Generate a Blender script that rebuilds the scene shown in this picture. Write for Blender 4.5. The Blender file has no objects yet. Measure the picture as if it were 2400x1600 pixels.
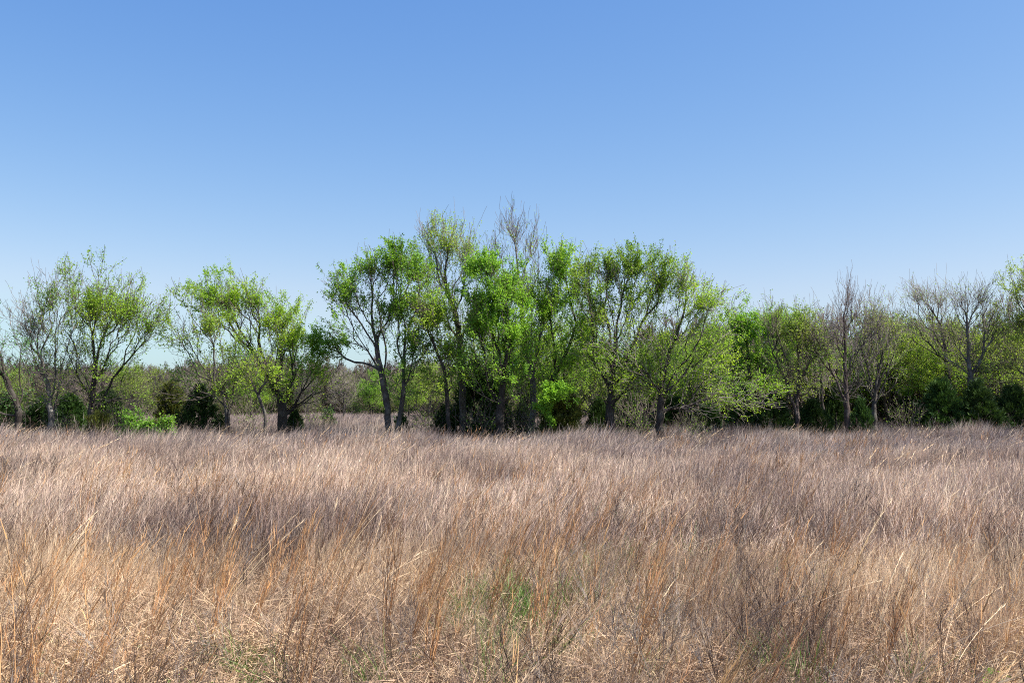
import bpy, math, random
import numpy as np

R = math.radians
rng = np.random.default_rng(7)
sc = bpy.context.scene
COL = sc.collection

# ------------------------------------------------------------------ camera, sky, sun, exposure
F = 2400 * 35.0 / 36.0            # focal length in photograph pixels
EYE = 1.75
PITCH = math.atan(147 / F)
cam_data = bpy.data.cameras.new('camera')
cam = bpy.data.objects.new('camera', cam_data)
COL.objects.link(cam)
cam.location = (0, 0, EYE)
cam.rotation_euler = (R(90) + PITCH, 0, 0)
cam_data.sensor_width = 36
cam_data.lens = 35
cam_data.clip_start = 0.1
cam_data.clip_end = 6000
sc.camera = cam

EXPOSURE = 1.12
SUN_EL, SUN_AZ = 54.0, 105.0       # azimuth clockwise from +Y (view direction)
world = bpy.data.worlds.new('World')
sc.world = world
world.use_nodes = True
wn = world.node_tree
sky = wn.nodes.new('ShaderNodeTexSky')
sky.sky_type = 'NISHITA'
sky.sun_disc = False
sky.sun_elevation = R(SUN_EL)
sky.sun_rotation = R(SUN_AZ)
sky.altitude = 100
sky.air_density = 1.0
sky.dust_density = 1.0
sky.ozone_density = 1.0
bg = wn.nodes['Background']
bg.inputs['Strength'].default_value = 0.1
# tone response of the photograph, one power per colour channel for the whole sky
sep = wn.nodes.new('ShaderNodeSeparateColor'); com = wn.nodes.new('ShaderNodeCombineColor')
wn.links.new(sky.outputs[0], sep.inputs[0])
for ch, (gm, gain, top) in enumerate(((1.41, 2.434, .60), (.99, 1.522, .83), (.5, 1.242, 1.2))):
    p0 = wn.nodes.new('ShaderNodeMath'); p0.operation = 'MULTIPLY'; p0.inputs[1].default_value = 0.1
    p1 = wn.nodes.new('ShaderNodeMath'); p1.operation = 'POWER'; p1.inputs[1].default_value = gm
    p2 = wn.nodes.new('ShaderNodeMath'); p2.operation = 'MULTIPLY'; p2.inputs[1].default_value = gain * 10 / 2 ** EXPOSURE
    p3 = wn.nodes.new('ShaderNodeMath'); p3.operation = 'SMOOTH_MIN'; p3.inputs[1].default_value = top * 10 / 2 ** EXPOSURE; p3.inputs[2].default_value = .5
    wn.links.new(sep.outputs[ch], p0.inputs[0]); wn.links.new(p0.outputs[0], p1.inputs[0])
    wn.links.new(p1.outputs[0], p2.inputs[0]); wn.links.new(p2.outputs[0], p3.inputs[0]); wn.links.new(p3.outputs[0], com.inputs[ch])
wn.links.new(com.outputs[0], bg.inputs[0])

sun_data = bpy.data.lights.new('sun', 'SUN')
sun_data.energy = 4.7
sun_data.angle = R(0.53)
sun_data.color = (1.0, 0.95, 0.87)
sun = bpy.data.objects.new('sun', sun_data)
COL.objects.link(sun)
az, el = R(SUN_AZ), R(SUN_EL)
from mathutils import Vector
sdir = Vector((math.sin(az) * math.cos(el), math.cos(az) * math.cos(el), math.sin(el)))
sun.rotation_euler = sdir.to_track_quat('Z', 'Y').to_euler()
sun.location = (60, 20, 80)

sc.view_settings.view_transform = 'Standard'
sc.view_settings.look = 'None'
sc.view_settings.exposure = EXPOSURE
sc.view_settings.gamma = 1.0
sc.view_settings.use_curve_mapping = False
sc.render.engine = 'CYCLES'
sc.cycles.max_bounces = 6
sc.cycles.diffuse_bounces = 2
sc.cycles.glossy_bounces = 1
sc.cycles.transmission_bounces = 4
sc.cycles.use_denoising = False
sc.cycles.pixel_filter_type = 'BLACKMAN_HARRIS'
sc.cycles.filter_width = 1.05


def P(px, py, d):
    """world point seen at photograph pixel (px, py) at ground distance d"""
    xc, yc = (px - 1200) / F, (800 - py) / F
    dy = math.cos(PITCH) - yc * math.sin(PITCH)
    dz = math.sin(PITCH) + yc * math.cos(PITCH)
    s = d / dy
    return np.array([xc * s, d, EYE + dz * s])


# ------------------------------------------------------------------ numeric helpers
_tab = np.random.default_rng(3).random((256, 256))
def vnoise(x, y, s, off=0.0):
    """smooth value noise 0..1, feature size s metres"""
    u, v = np.asarray(x) / s + off * 17.3 + 1000, np.asarray(y) / s + off * 9.1 + 1000
    iu, iv = np.floor(u).astype(int), np.floor(v).astype(int)
    fu, fv = u - iu, v - iv
    fu, fv = fu * fu * (3 - 2 * fu), fv * fv * (3 - 2 * fv)
    g = lambda a, b: _tab[a % 256, b % 256]
    return (g(iu, iv) * (1 - fu) + g(iu + 1, iv) * fu) * (1 - fv) + (g(iu, iv + 1) * (1 - fu) + g(iu + 1, iv + 1) * fu) * fv

def ground_z(x, y):
    return 0.16 * (vnoise(x, y, 4.0, 1) - 0.5) + 0.35 * (vnoise(x, y, 23.0, 2) - 0.5) * np.clip((np.asarray(y) - 6) / 20, 0, 1)

def unit(v):
    return v / np.maximum(np.linalg.norm(v, axis=-1, keepdims=True), 1e-9)

def mesh_np(name, verts, faces, mats, colors=None, mat_index=None, smooth=False):
    """faces: list of (n,k) integer arrays"""
    me = bpy.data.meshes.new(name)
    verts = np.asarray(verts, dtype=np.float32)
    faces = [f for f in faces if len(f)]
    me.vertices.add(len(verts))
    me.vertices.foreach_set('co', verts.ravel())
    idx = np.concatenate([f.ravel() for f in faces]).astype(np.int32)
    sizes = np.concatenate([np.full(len(f), f.shape[1]) for f in faces])
    starts = np.concatenate([[0], np.cumsum(sizes)[:-1]]).astype(np.int32)
    me.loops.add(len(idx)); me.loops.foreach_set('vertex_index', idx)
    me.polygons.add(len(sizes)); me.polygons.foreach_set('loop_start', starts)
    try: me.polygons.foreach_set('loop_total', sizes.astype(np.int32))
    except Exception: pass
    if smooth: me.polygons.foreach_set('use_smooth', np.ones(len(sizes), dtype=bool))
    for m in (mats if isinstance(mats, (list, tuple)) else [mats]): me.materials.append(m)
    if mat_index is not None: me.polygons.foreach_set('material_index', mat_index.astype(np.int32))
    if colors is not None:
        a = me.color_attributes.new('tint', 'FLOAT_COLOR', 'POINT')
        c = np.ones((len(verts), 4), dtype=np.float32); c[:, :3] = colors
        a.data.foreach_set('color', c.ravel())
    me.update(calc_edges=True)
    return me

def link(name, me, parent=None):
    o = bpy.data.objects.new(name, me)
    COL.objects.link(o)
    if parent is not None: o.parent = parent
    return o

def tag(o, label=None, cat=None, group=None, kind=None):
    if label: o['label'] = label
    if cat: o['category'] = cat
    if group: o['group'] = group
    if kind: o['kind'] = kind
    return o

def copy_tree(o, parent=None):
    c = o.copy(); COL.objects.link(c); c.parent = parent
    for ch in o.children: copy_tree(ch, c)
    return c

# ------------------------------------------------------------------ materials
def new_mat(name):
    m = bpy.data.materials.new(name); m.use_nodes = True
    nt = m.node_tree
    for n in list(nt.nodes): nt.nodes.remove(n)
    out = nt.nodes.new('ShaderNodeOutputMaterial')
    return m, nt, out

def leaf_material(name, translucency=0.42, rough=0.55, spec=0.25, tgain=(1.15, 1.2, 0.7), noise_scale=None, patch=None):
    m, nt, out = new_mat(name)
    N, L = nt.nodes.new, nt.links.new
    att = N('ShaderNodeAttribute'); att.attribute_name = 'tint'
    col = att.outputs['Color']
    if noise_scale:
        geo = N('ShaderNodeNewGeometry')
        nz = N('ShaderNodeTexNoise'); nz.inputs['Scale'].default_value = noise_scale; nz.inputs['Detail'].default_value = 3
        L(geo.outputs['Position'], nz.inputs['Vector'])
        rmp = N('ShaderNodeValToRGB')
        rmp.color_ramp.elements[0].position = 0.38; rmp.color_ramp.elements[0].color = patch[0]
        rmp.color_ramp.elements[1].position = 0.60; rmp.color_ramp.elements[1].color = patch[1]
        L(nz.outputs['Fac'], rmp.inputs['Fac'])
        mx = N('ShaderNodeMix'); mx.data_type = 'RGBA'; mx.blend_type = 'MULTIPLY'; mx.inputs[0].default_value = 1
        L(col, mx.inputs[6]); L(rmp.outputs['Color'], mx.inputs[7]); col = mx.outputs[2]
    b = N('ShaderNodeBsdfPrincipled')
    b.inputs['Roughness'].default_value = rough
    b.inputs['Specular IOR Level'].default_value = spec
    L(col, b.inputs['Base Color'])
    t = N('ShaderNodeBsdfTranslucent')
    tm = N('ShaderNodeMix'); tm.data_type = 'RGBA'; tm.blend_type = 'MULTIPLY'; tm.inputs[0].default_value = 1
    L(col, tm.inputs[6]); tm.inputs[7].default_value = (*tgain, 1)
    L(tm.outputs[2], t.inputs['Color'])
    ms = N('ShaderNodeMixShader'); ms.inputs[0].default_value = translucency
    L(b.outputs[0], ms.inputs[1]); L(t.outputs[0], ms.inputs[2]); L(ms.outputs[0], out.inputs['Surface'])
    return m

def bark_material(name, c1, c2, c3, scale=7.0):
    m, nt, out = new_mat(name)
    N, L = nt.nodes.new, nt.links.new
    tc = N('ShaderNodeTexCoord')
    mp = N('ShaderNodeMapping'); mp.inputs['Scale'].default_value = (1, 1, 0.22)
    L(tc.outputs['Object'], mp.inputs['Vector'])
    nz = N('ShaderNodeTexNoise'); nz.inputs['Scale'].default_value = scale * 4; nz.inputs['Detail'].default_value = 6; nz.inputs['Roughness'].default_value = .7
    L(mp.outputs[0], nz.inputs['Vector'])
    rp = N('ShaderNodeValToRGB')
    e = rp.color_ramp.elements
    e[0].position = 0.34; e[0].color = (*c1, 1); e[1].position = 0.62; e[1].color = (*c2, 1)
    L(nz.outputs['Fac'], rp.inputs['Fac'])
    n2 = N('ShaderNodeTexNoise'); n2.inputs['Scale'].default_value = 2.3; n2.inputs['Detail'].default_value = 5
    L(tc.outputs['Object'], n2.inputs['Vector'])
    r2 = N('ShaderNodeValToRGB'); r2.color_ramp.elements[0].position = 0.52; r2.color_ramp.elements[1].position = 0.66
    L(n2.outputs['Fac'], r2.inputs['Fac'])
    mx = N('ShaderNodeMix'); mx.data_type = 'RGBA'
    L(r2.outputs['Color'], mx.inputs[0]); L(rp.outputs['Color'], mx.inputs[6]); mx.inputs[7].default_value = (*c3, 1)
    b = N('ShaderNodeBsdfPrincipled'); b.inputs['Roughness'].default_value = .9; b.inputs['Specular IOR Level'].default_value = .15
    L(mx.outputs[2], b.inputs['Base Color'])
    bp = N('ShaderNodeBump'); bp.inputs['Strength'].default_value = .8; bp.inputs['Distance'].default_value = .03
    L(nz.outputs['Fac'], bp.inputs['Height']); L(bp.outputs[0], b.inputs['Normal'])
    L(b.outputs[0], out.inputs['Surface'])
    return m

M_LEAF = leaf_material('young_leaf', .5, .6, .18, (1.35, 1.3, .6))
M_CEDAR = leaf_material('cedar_needles', 0.18, .6, .2, (1.1, 1.1, .6))
BARK = {
    'dark': bark_material('dark_bark', (.018, .014, .012), (.065, .053, .046), (.085, .077, .065)),
    'grey': bark_material('grey_bark', (.034, .028, .025), (.11, .095, .083), (.15, .14, .12)),
    'pale': bark_material('pale_bark', (.06, .05, .045), (.19, .17, .15), (.28, .26, .23)),
    'red': bark_material('red_brown_bark', (.036, .026, .023), (.11, .083, .073), (.15, .125, .11)),
}
M_TWIG = bark_material('twig_bark', (.10, .078, .066), (.18, .145, .125), (.20, .17, .14))
M_TWIG_PALE = bark_material('pale_twig_bark', (.17, .14, .125), (.29, .245, .22), (.31, .27, .24))
M_TWIG_MAUVE = bark_material('mauve_twig_bark', (.12, .092, .09), (.21, .175, .17), (.22, .19, .18))
M_GRASS = leaf_material('dry_grass_blade', .13, .6, .3, (1.1, 1.0, .85), 0.42, ((.53, .475, .47, 1), (1.12, 1.05, .95, 1)))
M_GREEN = leaf_material('green_blade', .35, .5, .3)

# ------------------------------------------------------------------ ground
def build_ground():
    m, nt, out = new_mat('soil_and_litter')
    N, L = nt.nodes.new, nt.links.new
    geo = N('ShaderNodeNewGeometry')
    nz = N('ShaderNodeTexNoise'); nz.inputs['Scale'].default_value = 9; nz.inputs['Detail'].default_value = 9; nz.inputs['Roughness'].default_value = .75
    L(geo.outputs['Position'], nz.inputs['Vector'])
    rp = N('ShaderNodeValToRGB'); e = rp.color_ramp.elements
    e[0].position = .38; e[0].color = (.06, .045, .034, 1); e[1].position = .66; e[1].color = (.20, .15, .11, 1)
    L(nz.outputs['Fac'], rp.inputs['Fac'])
    n2 = N('ShaderNodeTexNoise'); n2.inputs['Scale'].default_value = .25; n2.inputs['Detail'].default_value = 4
    L(geo.outputs['Position'], n2.inputs['Vector'])
    r2 = N('ShaderNodeValToRGB'); r2.color_ramp.elements[0].position = .5; r2.color_ramp.elements[1].position = .7
    L(n2.outputs['Fac'], r2.inputs['Fac'])
    mx = N('ShaderNodeMix'); mx.data_type = 'RGBA'
    L(r2.outputs['Color'], mx.inputs[0]); L(rp.outputs['Color'], mx.inputs[6]); mx.inputs[7].default_value = (.22, .19, .13, 1)
    b = N('ShaderNodeBsdfPrincipled'); b.inputs['Roughness'].default_value = 1; b.inputs['Specular IOR Level'].default_value = .05
    L(mx.outputs[2], b.inputs['Base Color'])
    bp = N('ShaderNodeBump'); bp.inputs['Distance'].default_value = .06; L(nz.outputs['Fac'], bp.inputs['Height']); L(bp.outputs[0], b.inputs['Normal'])
    L(b.outputs[0], out.inputs['Surface'])
    ax = np.concatenate([-np.geomspace(3000, 61, 14), np.arange(-60, 61, 1.0), np.geomspace(61, 3000, 14)])
    ay = np.concatenate([-np.geomspace(3000, 21, 14), np.arange(-20, 101, 1.0), np.geomspace(101, 3000, 14)])
    X, Y = np.meshgrid(ax, ay)
    Z = ground_z(X, Y)
    v = np.stack([X.ravel(), Y.ravel(), Z.ravel()], 1)
    nx, ny = len(ax), len(ay)
    i = (np.arange(ny - 1)[:, None] * nx + np.arange(nx - 1)[None]).ravel()
    f = np.stack([i, i + 1, i + nx + 1, i + nx], 1)
    o = link('ground', mesh_np('ground', v, [f], m, smooth=True))
    tag(o, 'flat prairie ground of brown soil and dry litter', None, None, 'structure')
build_ground()

# ------------------------------------------------------------------ branching trees
def rand_unit(n, g):
    return unit(g.normal(size=(n, 3)))

class Skeleton:
    def __init__(s, cap=60000):
        s.p = np.zeros((cap, 3)); s.par = np.full(cap, -1, int); s.path = np.zeros(cap)
        s.leaf = np.zeros(cap); s.ok = np.zeros(cap, bool); s.dir = np.zeros((cap, 3)); s.n = 0
        s.twig = np.zeros(cap, bool)
    def add(s, p, par, leaf=0.0, ok=True, twig=False):
        i = s.n; s.n += 1
        s.p[i] = p; s.par[i] = par; s.leaf[i] = leaf; s.ok[i] = ok; s.twig[i] = twig
        if par >= 0:
            d = s.p[i] - s.p[par]; l = math.sqrt(d @ d); s.path[i] = s.path[par] + l
            s.dir[i] = d / max(l, 1e-6)
        else: s.dir[i] = (0, 0, 1)
        return i
    def chain(s, pts, par, leaf=0.0, ok=True, step=.3, wob=.03, g=None):
        for a in pts:
            a = np.asarray(a, float)
            if par < 0: par = s.add(a, -1, leaf, False); continue
            p0 = s.p[par].copy(); L = np.linalg.norm(a - p0); n = max(1, int(L / step))
            for k in range(1, n + 1):
                q = p0 + (a - p0) * k / n + (g.normal(size=3) * wob if k < n else 0)
                par = s.add(q, par, leaf, ok)
        return par
    def grow(s, att, leafs, bf, g, step=.28, attach_z=0.0, bend=.4):
        for a, lf in zip(att, leafs):
            n = s.n
            d = s.p[:n] - a
            dist = np.sqrt((d * d).sum(1))
            # prefer parents lying below / inside, and growth that continues the parent's direction
            cosang = -(d * s.dir[:n]).sum(1) / np.maximum(dist, 1e-6)
            cost = dist * (1.25 - .45 * cosang) + bf * s.path[:n] + np.where(s.ok[:n] & (s.p[:n, 2] > attach_z), 0, 1e6)
            i = int(np.argmin(cost)); L = dist[i]
            if L < .12: continue
            p0 = s.p[i].copy(); c = p0 + s.dir[i] * L * bend
            k = max(1, int(round(L / step))); par = i
            for j in range(1, k + 1):
                t = j / k
                q = (1 - t) ** 2 * p0 + 2 * t * (1 - t) * c + t * t * a
                if j < k: q = q + g.normal(size=3) * .022
                par = s.add(q, par, lf)

def add_twigs(s, g, n_twigs, Lr, up, nseg=3, center=None, out=.5):
    n = s.n
    kids = np.zeros(n, int); np.add.at(kids, s.par[1:n][s.par[1:n] >= 0], 1)
    tips = np.where(kids == 0)[0]
    w = np.where(kids == 0, 3.0, 1.0) * s.ok[:n]
    w = w * np.clip((s.path[:n] - s.path[:n].max() * .25) / (s.path[:n].max() * .4), 0.02, 1)
    pick = g.choice(n, n_twigs, p=w / w.sum())
    for i in pick:
        L = g.uniform(*Lr)
        o = s.p[i] - center; o = o / max(np.linalg.norm(o), .01)
        d = s.dir[i] * .6 + g.normal(size=3) * .5 + np.array([0, 0, up]) + o * out
        d /= np.linalg.norm(d); par = i
        for k in range(nseg):
            d = d + g.normal(size=3) * .14 + np.array([0, 0, up * .12]); d /= np.linalg.norm(d)
            par = s.add(s.p[par] + d * L / nseg, par, s.leaf[i], False, True)

def radii(s, R0, r_tip):
    n = s.n
    cnt = np.zeros(n); kids = np.zeros(n, int)
    par = s.par
    for i in range(n - 1, 0, -1):
        if kids[i] == 0: cnt[i] = .25 if s.twig[i] else 1
        if par[i] >= 0: cnt[par[i]] += cnt[i]; kids[par[i]] += 1
    cnt = np.maximum(cnt, .25) / .25
    tot = cnt[0]
    r = np.maximum(R0 * (cnt / tot) ** .57, r_tip * cnt ** .17)
    # root flare
    z = s.p[:n, 2] - s.p[0, 2]
    r = r * (1 + .35 * np.exp(-np.maximum(z, 0) / .35) * (s.path[:n] < 1.5))
    return r

def tubes(s, r, sel, sides):
    """one frustum per segment of sel, end rings aligned to the averaged direction"""
    idx = np.where(sel)[0]
    if len(idx) == 0: return np.zeros((0, 3)), np.zeros((0, 4), int)
    a, b = s.p[s.par[idx]], s.p[idx]
    ra = np.minimum(r[s.par[idx]], r[idx] * 1.25); rb = r[idx]
    da = unit(s.dir[s.par[idx]] + s.dir[idx]); db = unit(s.dir[idx])
    big = ra > .03
    d0 = np.where((r[s.par[idx]] < r[idx] * 1.5)[:, None], s.dir[s.par[idx]], s.dir[idx])
    def frame(d):
        ref = np.tile(np.array([1., 0.13, 0.07]), (len(d), 1))
        u = unit(np.cross(d, ref)); v = np.cross(d, u); return u, v
    ang = np.arange(sides) * 2 * math.pi / sides
    ca, sa = np.cos(ang), np.sin(ang)
    u0, v0 = frame(unit(d0)); u1, v1 = frame(db)
    A = a[:, None] + ra[:, None, None] * (u0[:, None] * ca[None, :, None] + v0[:, None] * sa[None, :, None])
    B = b[:, None] + rb[:, None, None] * (u1[:, None] * ca[None, :, None] + v1[:, None] * sa[None, :, None])
    V = np.concatenate([A, B], 1).reshape(-1, 3)
    base = np.arange(len(idx))[:, None] * 2 * sides
    k = np.arange(sides)
    f = np.stack([base + k, base + (k + 1) % sides, base + sides + (k + 1) % sides, base + sides + k], -1).reshape(-1, 4)
    return V, f

def leaves_mesh(name, pos, g, size, cols, mat, flat=.35, aspect=.62, trange=.35):
    n = len(pos)
    u = rand_unit(n, g); u[:, 2] -= .25; u = unit(u)
    nr = rand_unit(n, g); nr[:, 2] = np.abs(nr[:, 2]) + flat; nr = unit(nr)
    side = unit(np.cross(nr, u)); nrm = unit(np.cross(u, side))
    s_ = size * g.uniform(.6, 1.35, n)[:, None]
    a = pos; b = pos + u * s_ * .45 + side * s_ * aspect * .5 + nrm * s_ * .12
    c = pos + u * s_; d = pos + u * s_ * .45 - side * s_ * aspect * .5 + nrm * s_ * .12
    V = np.stack([a, b, c, d], 1).reshape(-1, 3)
    i = np.arange(n)[:, None] * 4
    f = np.concatenate([i + np.array([[0, 1, 2]]), i + np.array([[0, 2, 3]])])
    C = np.repeat(cols, 4, axis=0)
    return mesh_np(name, V, [f], mat, C)

LEAFCOL = {
    'yellow': ((.390, .540, .060), (.250, .430, .050)),
    'green': ((.265, .460, .060), (.165, .340, .048)),
    'bright': ((.270, .470, .060), (.180, .355, .048)),
    'fresh': ((.340, .480, .065), (.200, .390, .050)),
    'blue': ((.160, .330, .100), (.100, .240, .070)),
    'olive': ((.300, .370, .100), (.200, .280, .080)),
    'deep': ((.170, .340, .042), (.100, .220, .035)),
}

def leaf_points(s, r, g, n_leaf, spread):
    n = s.n
    thin = (r < r.min() * 4.5)
    w = s.leaf[:n] * thin * np.where(s.twig[:n], 1.0, .6)
    # clumps: leafing varies from shoot to shoot
    cl = vnoise(s.p[:n, 0] + s.p[:n, 1] * .7, s.p[:n, 2] + s.p[:n, 1] * .4, .55, 5)
    w = w * np.clip((cl - .15) * 1.8, .05, 1.3)
    if w.sum() <= 0: return np.zeros((0, 3)), np.zeros(0)
    i = g.choice(n, n_leaf, p=w / w.sum())
    t = g.random(n_leaf)[:, None]
    p = s.p[i] * t + s.p[s.par[i]] * (1 - t)
    return p + g.normal(size=(n_leaf, 3)) * spread, cl[i]

def finish_tree(s, g, root_loc, name, R0, r_tip, bark, twig_mat, n_leaf, leaf_size, palette, spread=.07, sides=9, empty=None):
    r = radii(s, R0, r_tip)
    n = s.n
    s.p[:n] -= root_loc
    seg = s.par[:n] >= 0
    tb = min(.045, R0 * .55)
    big = seg & (r > tb); mid = seg & (r <= tb) & (r > r_tip * 2.2); thin = seg & ~big & ~mid
    e = empty
    V, f = tubes(s, r, big, sides)
    # rough up the bark outline
    V = V * 1.0; V[:, :2] += (vnoise(V[:, 2] + V[:, 0], V[:, 1] + V[:, 0], .12, 3) - .5)[:, None] * .018
    link('trunk', mesh_np('trunk', V, [f], bark, smooth=True), e)
    V1, f1 = tubes(s, r, mid, 5); V2, f2 = tubes(s, r, thin, 3)
    mi = np.concatenate([np.zeros(len(f1)), np.ones(len(f2))])
    link('branches', mesh_np('branches', np.concatenate([V1, V2]), [np.concatenate([f1, f2 + len(V1)])], [bark if r_tip < 1 else bark, twig_mat], mat_index=mi), e)
    if n_leaf:
        pos, cl = leaf_points(s, r, g, n_leaf, spread)
        if len(pos):
            a, b = np.array(LEAFCOL[palette[0]][0]), np.array(LEAFCOL[palette[-1]][1])
            t = np.clip(g.random(len(pos)) * .6 + vnoise(pos[:, 0], pos[:, 2], 1.1, 8) * .8 - .2, 0, 1)[:, None]
            cols = (a * (1 - t) + b * t) * g.uniform(.8, 1.2, (len(pos), 1))
            link('crown', leaves_mesh('crown', pos, g, leaf_size, cols, M_LEAF), e)
    return e

def blob_points(b, d, g, n):
    px, py, rx, ry = b[:4]
    dd = b[6] if len(b) > 6 else 0.0
    c = P(px, py, d + dd)
    k = (d + dd) / F
    m = n * 2
    v = rand_unit(m, g) * (np.minimum(np.abs(g.normal(0, .62, m)) + .12 * g.random(m), 1.17))[:, None] * 1.04
    q = c[:1] * 0 + v * np.array([rx * k, max(rx, ry) * k * .8, ry * k])
    keep = vnoise(q[:, 0] + .6 * q[:, 1] + px, q[:, 2] - .5 * q[:, 1] + py, .75 if rx * k > .45 else .22, 6) > .30
    v = v[keep][:n]
    return c + v * np.array([rx * k, max(rx, ry) * k * .8, ry * k])

def main_tree(name, label, d, R0, guides, blobs, palette=('yellow',), bark='dark', twig=None, n_leaf=5000, leaf=.085,
              tw=(1100, (.25, .6), .35), bf=.22, seed=1, attach=None, r_tip=.0052, cat='tree', group='trees along the far edge of the field', spread=.05):
    g = np.random.default_rng(seed)
    s = Skeleton(); bf += .14; R0 *= .78
    n_leaf = int(n_leaf * 2.3); leaf *= .80; tw = (int(tw[0] * .6), (tw[1][0], tw[1][1] * 1.1), tw[2])
    first = guides[0]
    root = P(first[0][0], first[0][1], d); root[2] = ground_z(root[0], root[1]) - .12
    for gi, gd in enumerate(guides):
        pts = [P(q[0], q[1], d + (q[2] if len(q) > 2 else 0)) for q in gd]
        if gi == 0:
            pts[0] = root; s.chain(pts, -1, 0, True, .25, .02, g)
        else:
            near = int(np.argmin(((s.p[:s.n] - pts[0]) ** 2).sum(1)))
            if (gd[0][1] > 1000):      # another stem from the ground
                pts[0][2] = ground_z(pts[0][0], pts[0][1]) - .1
                pts[0] = root * .5 + pts[0] * .5 if np.linalg.norm(pts[0] - root) < 1.0 else pts[0]
                a0 = s.add(pts[0], 0, 0, False); s.chain(pts[1:], a0, 0, True, .25, .02, g)
            else:
                s.chain(pts[1:], near, 0, True, .27, .03, g)
    att, lf = [], []
    for b in blobs:
        q = blob_points(b, d, g, int(b[5])); att.append(q); lf.append(np.full(len(q), b[4]))
    att = np.concatenate(att); lf = np.concatenate(lf)
    za = P(0, attach, d)[2] if attach else s.p[0, 2] + 1.2
    if R0 > .06:
        za = max(za - .35, s.p[0, 2] + .7)
        zc = np.quantile(att[:, 2], .3); nl = int(50 + 500 * R0)
        v = rand_unit(nl, g) * (g.random(nl) ** .5)[:, None]
        hh = max((zc - za) * .5, .3)
        stem = P(0, 0, d); k0 = int(np.argmin(np.abs(s.p[:s.n, 2] - (za + hh))))
        q = np.array([s.p[k0, 0], d, za + hh + .1]) + v * np.array([.7 + 5 * R0, .7 + 4 * R0, hh])
        att = np.concatenate([att, q]); lf = np.concatenate([lf, np.full(nl, .75 * np.clip(lf.mean(), .05, 1))])
    fork = s.p[np.argmin(np.abs(s.p[:s.n, 2] - za))]
    o = np.argsort(np.linalg.norm(att - fork, axis=1) + g.normal(size=len(att)) * .25)
    s.grow(att[o], lf[o], bf, g, attach_z=za)
    cen = att.mean(0); cen[2] = za * .5 + cen[2] * .5
    add_twigs(s, g, tw[0], tw[1], tw[2], center=cen)
    # a few long straight whips standing out of the top
    n0 = s.n; top = np.where(s.p[:n0, 2] > np.quantile(s.p[:n0, 2], .86))[0]
    if R0 > .08:
        for i in g.choice(top, 16):
            dd = np.array([g.normal(0, .22), g.normal(0, .22), 1.0]); dd /= np.linalg.norm(dd); par = i
            L = g.uniform(.25, .65)
            for k in range(4):
                dd = dd + g.normal(size=3) * .05; par = s.add(s.p[par] + dd * L / 4, par, 0, False, True)
    e = link(name, None); e.location = root
    tag(e, label, cat, group)
    finish_tree(s, g, root, name, R0, r_tip, BARK[bark], twig or M_TWIG, n_leaf, leaf, palette, spread, empty=e)
    return e

# ---- trees, left to right (pixel guides are read once and give each tree its own real place, height and spread)
main_tree('leafy_tree', 'thin dark tree at the left edge with two crooked stems leaning left', 35.2, .16,
    [[(50, 1012), (42, 955), (18, 895, .2), (0, 830, .3), (-14, 770, .5)], [(75, 1010), (58, 968), (44, 955)], [(15, 890), (-40, 800, -.4)]],
    [(-70, 760, 65, 90, 1, 230), (-40, 900, 50, 40, .5, 60), (-10, 950, 40, 18, .3, 50)], ('blue',), 'dark', n_leaf=1500, seed=11, attach=960)
main_tree('leafy_tree', 'half bare tree with a pale forked trunk and grey twigs, second from left', 36.5, .15,
    [[(121, 1010), (119, 965), (112, 900), (96, 840, -.3), (74, 780, -.5), (56, 735, -.6)], [(119, 955), (130, 880, .3), (126, 790, .5), (140, 700, .5)],
     [(126, 1010), (127, 960, .2), (142, 870, -.3), (165, 790, -.5)], [(104, 890), (70, 870, .2), (30, 860, .4)], [(125, 1010), (134, 965), (128, 925)]],
    [(75, 770, 62, 85, .12, 420), (135, 720, 60, 75, .45, 330), (100, 850, 70, 50, .4, 160), (60, 930, 60, 45, .8, 120)], ('fresh', 'blue'), 'pale', M_TWIG_PALE, n_leaf=1900, seed=12, attach=930,
    tw=(1500, (.25, .6), .4))
main_tree('leafy_tree', 'wide domed tree fanning out above the bright green shrub', 36.5, .17,
    [[(211, 1012), (213, 965), (218, 925), (222, 880), (218, 800), (205, 720)], [(216, 930), (190, 870, .3), (170, 800, .6), (155, 720, .6)], [(220, 905), (250, 840, -.4), (285, 760, -.6), (300, 690, -.6)],
     [(222, 925), (270, 860, .6), (330, 800, 1), (385, 745, 1.2)], [(218, 890), (240, 790, -.8), (250, 700, -1)], [(214, 940), (150, 890, -.5), (100, 880, -.5)]],
    [(215, 720, 85, 90, 1, 620), (300, 740, 75, 75, .9, 430), (350, 775, 48, 45, .7, 170), (180, 830, 70, 50, .7, 170), (260, 860, 75, 35, .4, 110), (200, 925, 60, 25, .5, 60), (300, 935, 95, 24, .03, 110)],
    ('yellow', 'green'), 'dark', n_leaf=7600, leaf=.08, seed=13, attach=945, tw=(2100, (.25, .65), .4), bf=.3)
main_tree('leafy_tree', 'slim open tree left of the long fork, with mottled trunk and small bluish leaves', 36, .11,
    [[(533, 1010), (530, 955), (520, 915), (488, 880, .2), (452, 820, .5), (425, 750, .6), (408, 720, .6)], [(548, 1008), (538, 960), (532, 900, -.3), (520, 820, -.5), (505, 740, -.7)],
     [(522, 920), (545, 860, -.4), (560, 800, -.6)], [(520, 930), (470, 945, .6), (420, 905, .8)], [(460, 830), (470, 740, .2), (475, 700, .2)]],
    [(440, 760, 48, 70, .8, 270), (500, 800, 50, 60, 1, 260), (545, 860, 48, 50, .8, 170), (470, 880, 60, 40, .5, 120), (440, 930, 60, 20, .1, 60)], ('fresh', 'blue'), 'grey', n_leaf=3300, leaf=.09, seed=14, attach=945)
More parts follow.
